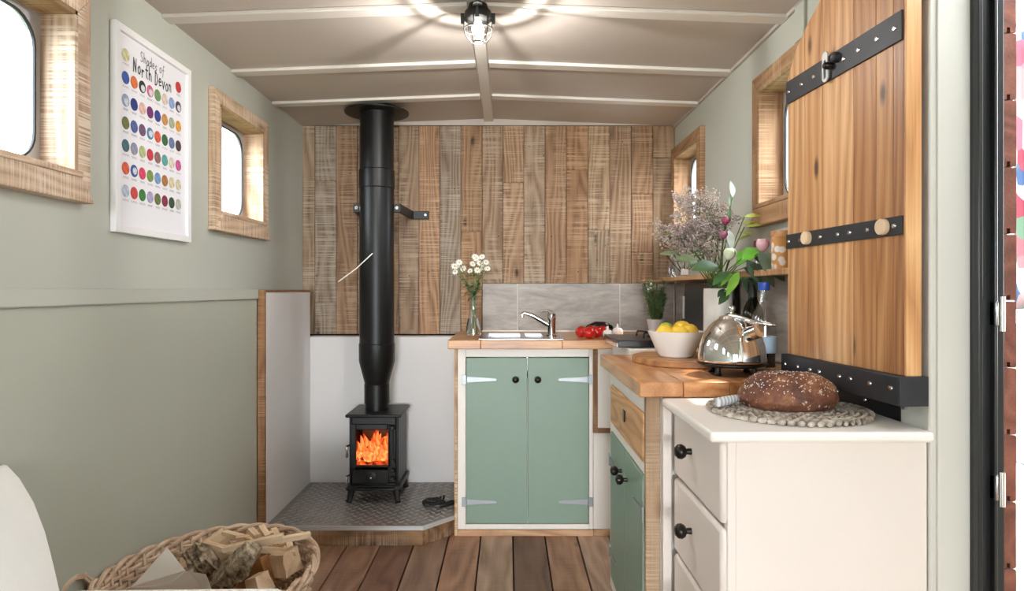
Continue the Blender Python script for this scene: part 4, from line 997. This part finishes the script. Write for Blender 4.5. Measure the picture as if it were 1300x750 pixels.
a = [on(776, 434, CT), on(806, 434.5, CT), on(808, 431, CT), on(782, 430.5, CT)]
tag(MB().hexa([v+Vector((0, 0, .0005)) for v in a], [v+Vector((0, 0, .007)) for v in a]).build('chopping_mat', 'ceramic', bevel=.002), 'thin white chopping mat on the worktop beside the hob', 'chopping mat')

# rosemary pot
rp = Vector((.752, 3.30, CT))
ro = thing('rosemary_pot', 'rosemary plant in a small pale grey pot behind the fruit bowl', 'potted plant', rp)
MB().lathe([(.001, .001), (.034, .001), (.046, .070), (.047, .078), (.043, .078), (.040, .066), (.001, .066)], rp, 24).build('pot', 'pot', ro)
MB().lathe([(.001, .060), (.040, .0665), (.001, .070)], rp, 16).build('soil', 'soil', ro)
for i in range(24):
    a = random.uniform(0, 6.28); l = random.uniform(.10, .21); sp_ = random.uniform(.1, .36)
    b0 = rp+Vector((.018*cos(a), .018*sin(a), .066)); tip = b0+Vector((cos(a)*sp_*l, sin(a)*sp_*l*.7, l))
    spn = MB().tube([b0, (b0+tip)/2+Vector((0, 0, .01)), tip], .0017, 5).build('sprig', 'stem', ro)
    m = MB()
    for q in range(80):
        t = random.uniform(.08, 1); c = b0*(1-t)+tip*t
        m.leaf(c, Vector((random.uniform(-1, 1), random.uniform(-1, 1), .7)), (0, 0, 1), .024, .0055)
    stuff(m.build('needles', 'leaf', spn, color=random.choice(['#6f8557', '#85996c', '#5c7349'])))

# hanging wine glass
wg = Vector((.758, 3.45, 0))
w_ = thing('wine_glass', 'clear wine glass hanging upside down below the shelf end', 'glass', (wg.x, wg.y, .985))
MB().lathe([(.034, 1.1605), (.034, 1.158), (.006, 1.154), (.0045, 1.12), (.0045, 1.09), (.010, 1.078), (.034, 1.055), (.040, 1.03), (.036, .985), (.0345, .985), (.0385, 1.03), (.033, 1.053), (.008, 1.072), (.001, 1.073)], wg, 24).build('glass_shape', 'thin_glass', w_)

# ------------------------------------------------------------------ things on the shelf
SH = SZ+.0205
for i, (px, d, h, r) in enumerate(((844, 3.40, .135, .024), (854, 3.33, .12, .026))):
    X = (px-VX)*d/F; b = thing('glass_bottle', ['slender clear glass bottle at the far end of the shelf', 'wider clear glass bottle next to the reed diffuser'][i], 'bottle', (max(X, .855), d, SH))
    MB().lathe([(.001, 0), (r, .001), (r, h*.45), (r*.5, h*.68), (r*.42, h*.95), (r*.55, h), (r*.45, h), (r*.32, h*.94), (r*.4, h*.67), (r*.86, h*.44), (r*.86, .006), (.001, .006)], (max(X, .855), d, SH), 20).build('bottle_glass', 'thin_glass', b)
dp = Vector((.868, 3.22, SH)); df = thing('reed_diffuser', 'small glass reed diffuser with white label and black sticks', 'diffuser', dp)
MB().lathe([(.001, 0), (.024, .001), (.024, .042), (.011, .052), (.011, .062), (.009, .062), (.009, .05), (.021, .04), (.021, .005), (.001, .005)], dp, 20).build('bottle', 'thin_glass', df)
B(dp.x-.018, dp.x+.018, dp.y-.0262, dp.y-.0245, SH+.008, SH+.036).build('label', 'card', df, smooth=False)
for a in (-.55, -.3, .05, .35, .6):
    MB().tube([dp+Vector((0, 0, .01)), dp+Vector((a*.09, -.01, .06)), dp+Vector((a*.19, -.03+abs(a)*.02, .125))], .0017, 5).build('reed', 'reed', df)
tp = Vector((.885, 2.09, SH)); tn_ = thing('patterned_tin', 'orange and white patterned tin on the shelf next to the plank door', 'tin', tp)
MB().lathe([(.001, 0), (.036, .001), (.037, .105), (.001, .106)], tp, 28).build('can', 'tin', tn_)
MB().lathe([(.001, .124), (.036, .123), (.039, .120), (.039, .104), (.0375, .104)], tp, 28).build('lid', 'drawer_wood', tn_)
jp = Vector((.882, 2.26, SH)); j = thing('spice_jar', 'small glass jar with dark red lid on the shelf by the pink rose', 'jar', jp)
MB().lathe([(.001, 0), (.026, .001), (.026, .08), (.022, .088), (.020, .088), (.023, .078), (.023, .004), (.001, .004)], jp, 20).build('jar_glass', 'thin_glass', j)
MB().lathe([(.001, .105), (.026, .104), (.027, .086), (.0265, .084)], jp, 20).build('lid', 'red_lid', j)

# ------------------------------------------------------------------ things on the right worktop
bd = Vector((.618, 2.235, RT))
cbd = thing('chopping_board', 'round wooden chopping board with bark edge under the fruit bowl', 'chopping board', bd)
m = MB(); N = 40
pr = [(.188*(1+.025*sin(3*2*pi*i/N+1)+.012*sin(7*2*pi*i/N)), 2*pi*i/N) for i in range(N)]
m.prism([(bd.x+r*cos(a), bd.y+r*1.0*sin(a)) for r, a in pr], 'z', RT+.0005, RT+.022).build('board', 'board_wood', cbd, bevel=.003)
BT = RT+.0225
bo = Vector((.574, 2.222, BT))
bw = tag(MB().lathe([(.001, .001), (.055, .001), (.062, .010), (.088, .070), (.096, .086), (.093, .087), (.084, .070), (.058, .014), (.001, .010)], bo, 36).build('fruit_bowl', 'ceramic'), 'white ceramic bowl filled with lemons and limes', 'bowl')
fr_ = [(-.042, -.03, .079, 'lemon', .3), (.046, -.008, .082, 'lemon', 1.2), (.002, -.038, .078, 'lemon', -.4), (.030, .042, .090, 'lemon', 2.2), (-.026, .030, .088, 'lime', .9),]
for i, (dx, dy, dz, kd, a) in enumerate(fr_):
    c = bo+Vector((dx, dy, dz)); R = Matrix.Rotation(a, 3, 'Z') @ Matrix.Rotation(.3, 3, 'Y')
    r = .029 if kd == 'lemon' else .026
    f = MB().ball((0, 0, 0), (r*1.22, r, r), 14, R); tip = R @ Vector((r*1.24, 0, 0)); f.ball(tip*.985, r*.24, 6)
    f.v = [tuple(Vector(v)+c) for v in f.v]
    tag(f.build(kd, kd), 'yellow lemon in the white fruit bowl' if kd == 'lemon' else 'green lime among the lemons in the white bowl', kd, kd+'s in the fruit bowl')
# white vase and bouquet
vp = Vector((.790, 2.45, RT))
va = tag(MB().lathe([(.001, .001), (.049, .001), (.052, .01), (.0515, .240), (.0505, .255), (.047, .255), (.047, .22), (.046, .02), (.001, .015)], vp, 32).build('flower_vase', 'vase_white'), 'tall white cylindrical vase full of mixed flowers', 'vase')
top = vp+Vector((0, 0, .255))
def stem_pts(h, s=.03):
    b0 = vp+Vector((random.uniform(-s, s), random.uniform(-s, s), .02)); nk = top+Vector((random.uniform(-s, s), random.uniform(-s, s), 0))
    return [b0, nk, nk*.5+h*.5+Vector((0, 0, .02)), h]
spr = [(873, 262, 2.34), (885, 258, 2.30), (897, 272, 2.28), (908, 265, 2.33), (868, 285, 2.30), (880, 300, 2.26), (893, 295, 2.24), (905, 290, 2.26), (860, 312, 2.32), (888, 320, 2.25), (900, 312, 2.27), (917, 285, 2.35), (852, 300, 2.38), (876, 318, 2.30)]
for i, (px, py, d) in enumerate(spr):
    h = at(px, py, d+.09)
    t = thing('statice_sprig', 'dusty mauve statice sprig with tiny blossoms in the white vase', 'flower', vp+Vector((0, 0, .016)), 0, 'statice sprigs in the white vase')
    sp_ = stem_pts(h); sm = MB().tube(sp_, .0018, 5)
    bl = MB()
    for q in range(16):
        d_ = Vector((random.uniform(-1, 1), random.uniform(-1, 1), random.uniform(-.1, 1.0))).normalized(); L = random.uniform(.03, .07)
        bs = sp_[2]*.25+h*.75 if q % 2 else h
        e = bs+d_*L
        if e.x > .90: e.x = .90
        sm.tube([bs, e], .0008, 4)
        for w2 in range(18):
            c = e+Vector((random.gauss(0, .011), random.gauss(0, .011), random.gauss(0, .009))); bl.octa(c, random.uniform(.0028, .0052))
    sm.build('stem', 'stem', t)
    stuff(bl.build('blossom', 'petal', t, color=random.choice(['#c2aead', '#b29f9f', '#ccbcb8', '#a8988f', '#c4b3a8']), smooth=False))
lv = [((930, 250), 2.3, (0, 0, 1), .06, .028, '#9db19a', 'tall grey-green leaf standing above the bouquet'), ((945, 275), 2.25, (1, -.2, .15), .065, .022, '#cdd860', 'upper lime yellow slim leaf pointing at the window'),
      ((945, 288), 2.25, (1, -.2, .2), .07, .018, '#c6d468', 'lower lime yellow slim leaf below the other'), ((925, 292), 2.25, (.1, -.3, -1), .07, .035, '#dde5d8', 'silvery white hanging leaf below the lime leaves'),
      ((962, 322), 2.05, (.6, -.2, -.6), .12, .075, '#76907a', 'large drooping grey-green leaf in front of the shelf'), ((958, 335), 2.1, (.7, -.1, -.7), .10, .06, '#86a085', 'second drooping grey-green leaf under the large one'),
      ((912, 338), 2.1, (-.8, -.3, -.1), .10, .06, '#44683a', 'broad dark green leaf spreading over the vase rim'), ((925, 345), 2.12, (-.9, -.4, -.5), .08, .04, '#4f7542', 'dark green leaf pointing at the statice stems'),
      ((942, 328), 2.1, (.6, -.3, .3), .06, .06, '#6cb535', 'round bright green leaf'), ((938, 345), 2.1, (-.5, -.4, -.7), .10, .032, '#86bd48', 'long bright green leaf hanging beside the vase'),
      ((885, 330), 2.2, (-1, -.2, .1), .08, .04, '#77885c', 'olive leaf among the mauve sprigs'), ((860, 322), 2.3, (-1, 0, .1), .065, .028, '#8a976f', 'pale olive leaf over the glass bottles'),
      ((868, 300), 2.35, (-1, 0, .2), .07, .026, '#7b8a4a', 'narrow olive leaf near the far window'), ((915, 290), 2.3, (.5, -.2, .9), .07, .04, '#66825a', 'mid green leaf behind the pink buds'),
      ((955, 352), 2.15, (.5, -.4, -.9), .09, .045, '#62825e', 'dull green leaf hanging over the wine bottle'), ((925, 372), 2.12, (-.7, -.5, -.6), .06, .03, '#44623e', 'small dark leaf low at the vase mouth')]
for i, ((px, py), d, dr_, L, w, colr, lab) in enumerate(lv):
    h = at(px, py, d+.06); t = thing('leafy_stem', lab, 'foliage', vp+Vector((0, 0, .016)), 0, 'leafy stems in the white vase')
    sp_ = stem_pts(h, .025); MB().tube(sp_, .002, 5).build('stem', 'stem', t)
    for q in range(3):
        f = (0, .22, .5)[q]; bs = sp_[3]*(1-f)+sp_[2]*f
        dv = Vector(dr_)+Vector((random.uniform(-.5, .5), random.uniform(-.4, .2), random.uniform(-.3, .5)))*(1.0 if q else .15)
        e = bs+dv.normalized()*L
        if e.x > .91: dv.x -= .8
        MB().leaf(bs, dv, (random.uniform(-.3, .3), -.7, .7), L*(1 if q == 0 else .7), w*(1 if q == 0 else .7), .15).build('leaf', 'leaf', t, color=colr)
def rosebud(label, px, py, d, r, colr):
    h = at(px, py, d); t = thing('rose', label, 'flower', vp+Vector((0, 0, .016)))
    MB().tube(stem_pts(h, .02), .0022, 5).build('stem', 'stem', t)
    for q in range(9):
        a = q*2.4; rr_ = r*(.3+.08*q)
        m = MB(); n = 6; vs = []
        for i in range(n+1):
            for j in range(5):
                u = (i/n-.5)*1.9; v = j/4
                rad = rr_*(.35+.85*sin(v*2.55))
                vs.append(h+Vector((cos(a+u)*rad, sin(a+u)*rad, (v-.35)*r*1.9)))
        m.add(vs, [(i*5+j, i*5+j+1, (i+1)*5+j+1, (i+1)*5+j) for i in range(n) for j in range(4)])
        m.build('petal', 'petal', t, color=colr, solid=.0006)
rosebud('pale pink rose opening towards the shelf in the bouquet', 968, 314, 2.12, .022, '#e8bcc6')
rosebud('small deep pink bud above the mauve statice', 921, 282, 2.2, .014, '#9d3f5f')
rosebud('dull pink bud half hidden by mauve statice', 918, 300, 2.2, .014, '#9a5a72')
rosebud('green-white bud low among the broad leaves', 926, 325, 2.1, .02, '#d5e0c0')

# kettle
kp = Vector((.665, 1.93, RT))
kt = thing('kettle', 'polished stainless steel dome kettle with short spout on the worktop', 'kettle', kp)
kr = .098
pr = [(.001, .034), (kr*.93, .034), (kr, .038), (kr, .046), (kr*.985, .060), (kr*.95, .085), (kr*.86, .112), (kr*.70, .138), (kr*.52, .155), (kr*.40, .163), (kr*.38, .164), (kr*.37, .169), (kr*.22, .176), (.012, .180), (.001, .1805)]
MB().lathe(pr, kp, 48).build('dome', 'chrome', kt, angle=60)
MB().lathe([(.001, .026), (kr*.95, .026), (kr*1.02, .031), (kr*1.02, .0345), (kr*.9, .0347)], kp, 48).build('base_rim', 'black_steel', kt)
MB().lathe([(.005, .179), (.004, .184), (.009, .189), (.0105, .195), (.008, .201), (.001, .203)], kp, 16).build('lid_knob', 'chrome', kt)
for a in (0.6, 2.2, 3.8, 5.4):
    MB().lathe([(.010, .0005), (.0115, .004), (.008, .010), (.008, .026)], kp+Vector((kr*.72*cos(a), kr*.72*sin(a), 0)), 12).build('foot', 'black_iron', kt)
sb = kp+Vector((.022, -.070, .120))
MB().tube([kp+Vector((.012, -.03, .115)), sb, kp+Vector((.040, -.105, .136))], [.024, .022, .020], 16).build('spout', 'chrome', kt)
MB().tube([kp+Vector((-.012, -.015, .172)), kp+Vector((.012, -.05, .166)), kp+Vector((.030, -.085, .158)), kp+Vector((.055, -.10, .154)), kp+Vector((.085, -.105, .150))], [.008, .008, .007, .006, .005], 10).build('whistle_lever', 'chrome', kt)

# bottles
b1 = Vector((.795, 2.02, RT)); bt = thing('glass_bottle', 'clear glass bottle with blue cap and pale blue label behind the kettle', 'bottle', b1)
MB().lathe([(.001, .001), (.036, .001), (.037, .006), (.037, .150), (.034, .172), (.022, .195), (.0155, .215), (.0145, .262), (.0125, .262), (.0135, .215), (.020, .193), (.0315, .170), (.034, .148), (.034, .010), (.001, .006)], b1, 28).build('bottle_glass', 'thin_glass', bt)
MB().lathe([(.001, .0075), (.0335, .011), (.0335, .085), (.001, .085)], b1, 20).build('liquid', 'dark_glass', bt)
MB().lathe([(.0375, .055), (.0376, .055), (.0376, .105), (.0375, .105)], b1, 28).build('label', 'label_blue', bt)
MB().lathe([(.016, .248), (.017, .250), (.017, .272), (.001, .273)], b1, 20).build('cap', 'cap_blue', bt)
b2 = Vector((.852, 2.265, RT)); bt = thing('wine_bottle', 'dark green wine bottle beside the blue-capped bottle', 'bottle', b2)
MB().lathe([(.001, .001), (.036, .001), (.037, .01), (.037, .165), (.033, .185), (.016, .215), (.0145, .24), (.0145, .278), (.001, .279)], b2, 28).build('bottle_body', 'dark_glass', bt)
MB().lathe([(.0155, .215), (.0155, .2805), (.001, .281)], b2, 20).build('foil', 'black_steel', bt)

# ------------------------------------------------------------------ bread on the chest
mc_ = Vector((.667, 1.555, KT)); mr = .183
mt = thing('woven_mat', 'round braided seagrass mat under the bread', 'place mat', mc_)
m = MB()
for ringi, r in enumerate((.028, .054, .080, .106, .132, .158)):
    n = int(2*pi*r/.0200)
    for i in range(n):
        for s in (-1, 1):
            a = 2*pi*(i+.25*s)/n; c = mc_+Vector(((r+s*.007)*cos(a), (r+s*.007)*sin(a), .0062))
            m.ball(c, (.0105, .0056, .0064), 6, Matrix.Rotation(a+pi/2+s*.55, 3, 'Z'))
n = 58
for i in range(n):
    for s in (-1, 1):
        a = 2*pi*(i+.25*s)/n; r = mr-.010
        m.ball(mc_+Vector(((r+s*.006)*cos(a), (r+s*.006)*sin(a), .0065)), (.0115, .0056, .0066), 6, Matrix.Rotation(a+pi/2+s*.6, 3, 'Z'))
stuff(m.build('braid', 'fibre', mt))
MB().lathe([(.001, .0005), (mr-.012, .0005), (mr-.012, .006), (.001, .006)], mc_, 40).build('mat_backing', 'mat_shade', mt)
lc = Vector((.675, 1.565, KT+.0125)); m = MB(); nn, mm = 72, 26; vs = []; rg = random.Random(5)
for i in range(mm+1):
    t = pi/2*i/mm*1.0
    for j in range(nn):
        a = 2*pi*j/nn; t2 = i/mm
        rad = cos(t2*pi/2)**.55 if i < mm else 0.0; z = sin(t2*pi/2)**.95
        under = 1-.10*max(0, 1-z*5)
        bump = 1+.018*sin(3*a+1)+.014*sin(5*a+z*4)+.01*sin(9*a+7*z)
        q_ = Vector((cos(a)*rad*4.5, sin(a)*rad*4.5, z*4))
        bump *= 1+.045*noise.noise(q_)+.030*noise.noise(q_*3.1)
        rad *= under*bump; z *= 1+.05*noise.noise(q_*1.3+Vector((9, 2, 4)))
        vs.append((lc.x+.117*rad*cos(a)*(1+.03*sin(a)), lc.y+.090*rad*sin(a), lc.z+.0815*z*(1+.05*cos(a+2.4)*rad)))
fs = [(i*nn+j, i*nn+(j+1) % nn, (i+1)*nn+(j+1) % nn, (i+1)*nn+j) for i in range(mm) for j in range(nn)]+[list(range(nn))[::-1]]
m.add(vs, fs)
br = thing('bread_loaf', 'crusty dark rye loaf dusted with flour and oats on the woven mat', 'bread', lc)
m.build('crust', 'crust', br, angle=70)
m = MB()
for q in range(320):
    a = rg.uniform(0, 6.28); t = rg.uniform(.3, 1)
    i = int(t*mm*.98); j = int(a/6.2832*nn) % nn; v = Vector(vs[i*nn+j]); v2 = Vector(vs[min(i+1, mm)*nn+(j+1) % nn]); f = rg.random(); c = v*(1-f)+v2*f
    nr = (c-Vector((lc.x, lc.y, lc.z-.02))).normalized()
    m.ball(c+nr*.0003, (.0022*rg.uniform(.4, 1.2), .0012, .0008), 5, nr.to_track_quat('Z', 'X').to_matrix() @ Matrix.Rotation(rg.uniform(0, 6), 3, 'Z'))
stuff(m.build('oat_flakes', 'card', br))
k0 = Vector((.497, 1.535, KT+.0245)); k1 = Vector((.566, 1.600, KT+.026)); dv = (k1-k0).normalized()
kn = thing('bread_knife', 'bread knife with pale striped handle lying on the mat beside the loaf', 'knife', (k0+k1)/2-Vector((0, 0, .012)))
MB().tube([k0, k0+dv*.012, k0+dv*.05, k1], [.009, .0115, .0108, .0085], 12).build('handle', 'stripe', kn)
sd = dv.cross(Vector((0, 0, 1))).normalized(); b_ = k1+dv*.001
MB().hexa([b_-sd*.001+Vector((0, 0, -.010)), b_+sd*.001+Vector((0, 0, -.010)), b_+dv*.03+sd*.001+Vector((0, 0, -.008)), b_+dv*.03-sd*.001+Vector((0, 0, -.008))],
          [b_-sd*.001+Vector((0, 0, .008)), b_+sd*.001+Vector((0, 0, .008)), b_+dv*.028+sd*.001+Vector((0, 0, .006)), b_+dv*.028-sd*.001+Vector((0, 0, .006))]).build('blade', 'dark_steel', kn)

# ------------------------------------------------------------------ outside the doorway
qx, qy = 2.34, 3.0
m = MB(); vs = []; nx, nz = 40, 14
for i in range(nx+1):
    for j in range(nz+1):
        vs.append((qx+1.3*i/nx, qy+.05*sin(i*.9)*(1-.4*j/nz), 2.33-1.30*j/nz))
m.add(vs, [(i*(nz+1)+j, i*(nz+1)+j+1, (i+1)*(nz+1)+j+1, (i+1)*(nz+1)+j) for i in range(nx) for j in range(nz)])
cl = thing('washing_line', 'washing line with two posts outside the doorway', 'washing line', (3, 3, -.95))
for xx in (2.2, 3.85): MB().tube([(xx, 3.0, -.95), (xx, 3.0, 2.40)], .03, 10).build('post', 'alu', cl)
MB().tube([(2.2, 3.0, 2.345), (3.0, 3.0, 2.34), (3.85, 3.0, 2.345)], .006, 6).build('line', 'card', cl)
tag(m.build('patchwork_quilt', 'quilt', solid=.006), 'colourful floral patchwork cloth hanging outside the doorway', 'quilt')
# white car standing on the grass
cr = thing('car', 'white car parked on the grass beyond the doorway', 'car', (4.6, 4.1, -.95))
def carp(L): return [(Vector(p)) for p in L]
body = [(2.7, -.72), (2.72, -.35), (2.95, -.18), (3.7, -.08), (5.7, -.10), (6.5, -.20), (6.58, -.72)]
MB().prism(body, 'y', 3.35, 5.0).build('car_body', 'car_white', cr, bevel=.06, seg=3)
cabn = [(3.55, -.10), (4.10, .36), (4.4, .42), (5.3, .42), (5.6, .36), (6.2, -.12)]
MB().prism(cabn, 'y', 3.45, 4.9).build('cabin', 'black_steel', cr, bevel=.05, seg=3)
MB().prism([(4.10, .37), (4.4, .425), (5.3, .425), (5.6, .37), (5.3, .45), (4.4, .45)], 'y', 3.47, 4.88).build('roof', 'car_white', cr, bevel=.01)
for wx in (3.35, 5.8):
    for wy in (3.33, 4.86):
        wh = MB().lathe([(.12, 0), (.30, 0), (.315, .03), (.315, .14), (.30, .17), (.12, .17)], (wx, wy, -.635), 24, 'y').build('tyre', 'rubber', cr)
        MB().lathe([(.001, -.005), (.2, .005), (.2, .16), (.001, .165)], (wx, wy, -.635), 20, 'y').build('hub', 'alu', wh)

pl_ = bpy.data.lights.new('lamp_glow', 'POINT'); plo = bpy.data.objects.new('lamp_glow', pl_); COL.objects.link(plo)
pl_.energy = 14.5; pl_.color = (1, .97, .93); pl_.shadow_soft_size = .004; plo.location = (0, 0, 0)
plo.parent = lp; plo.location = (0, 0, -.1035)
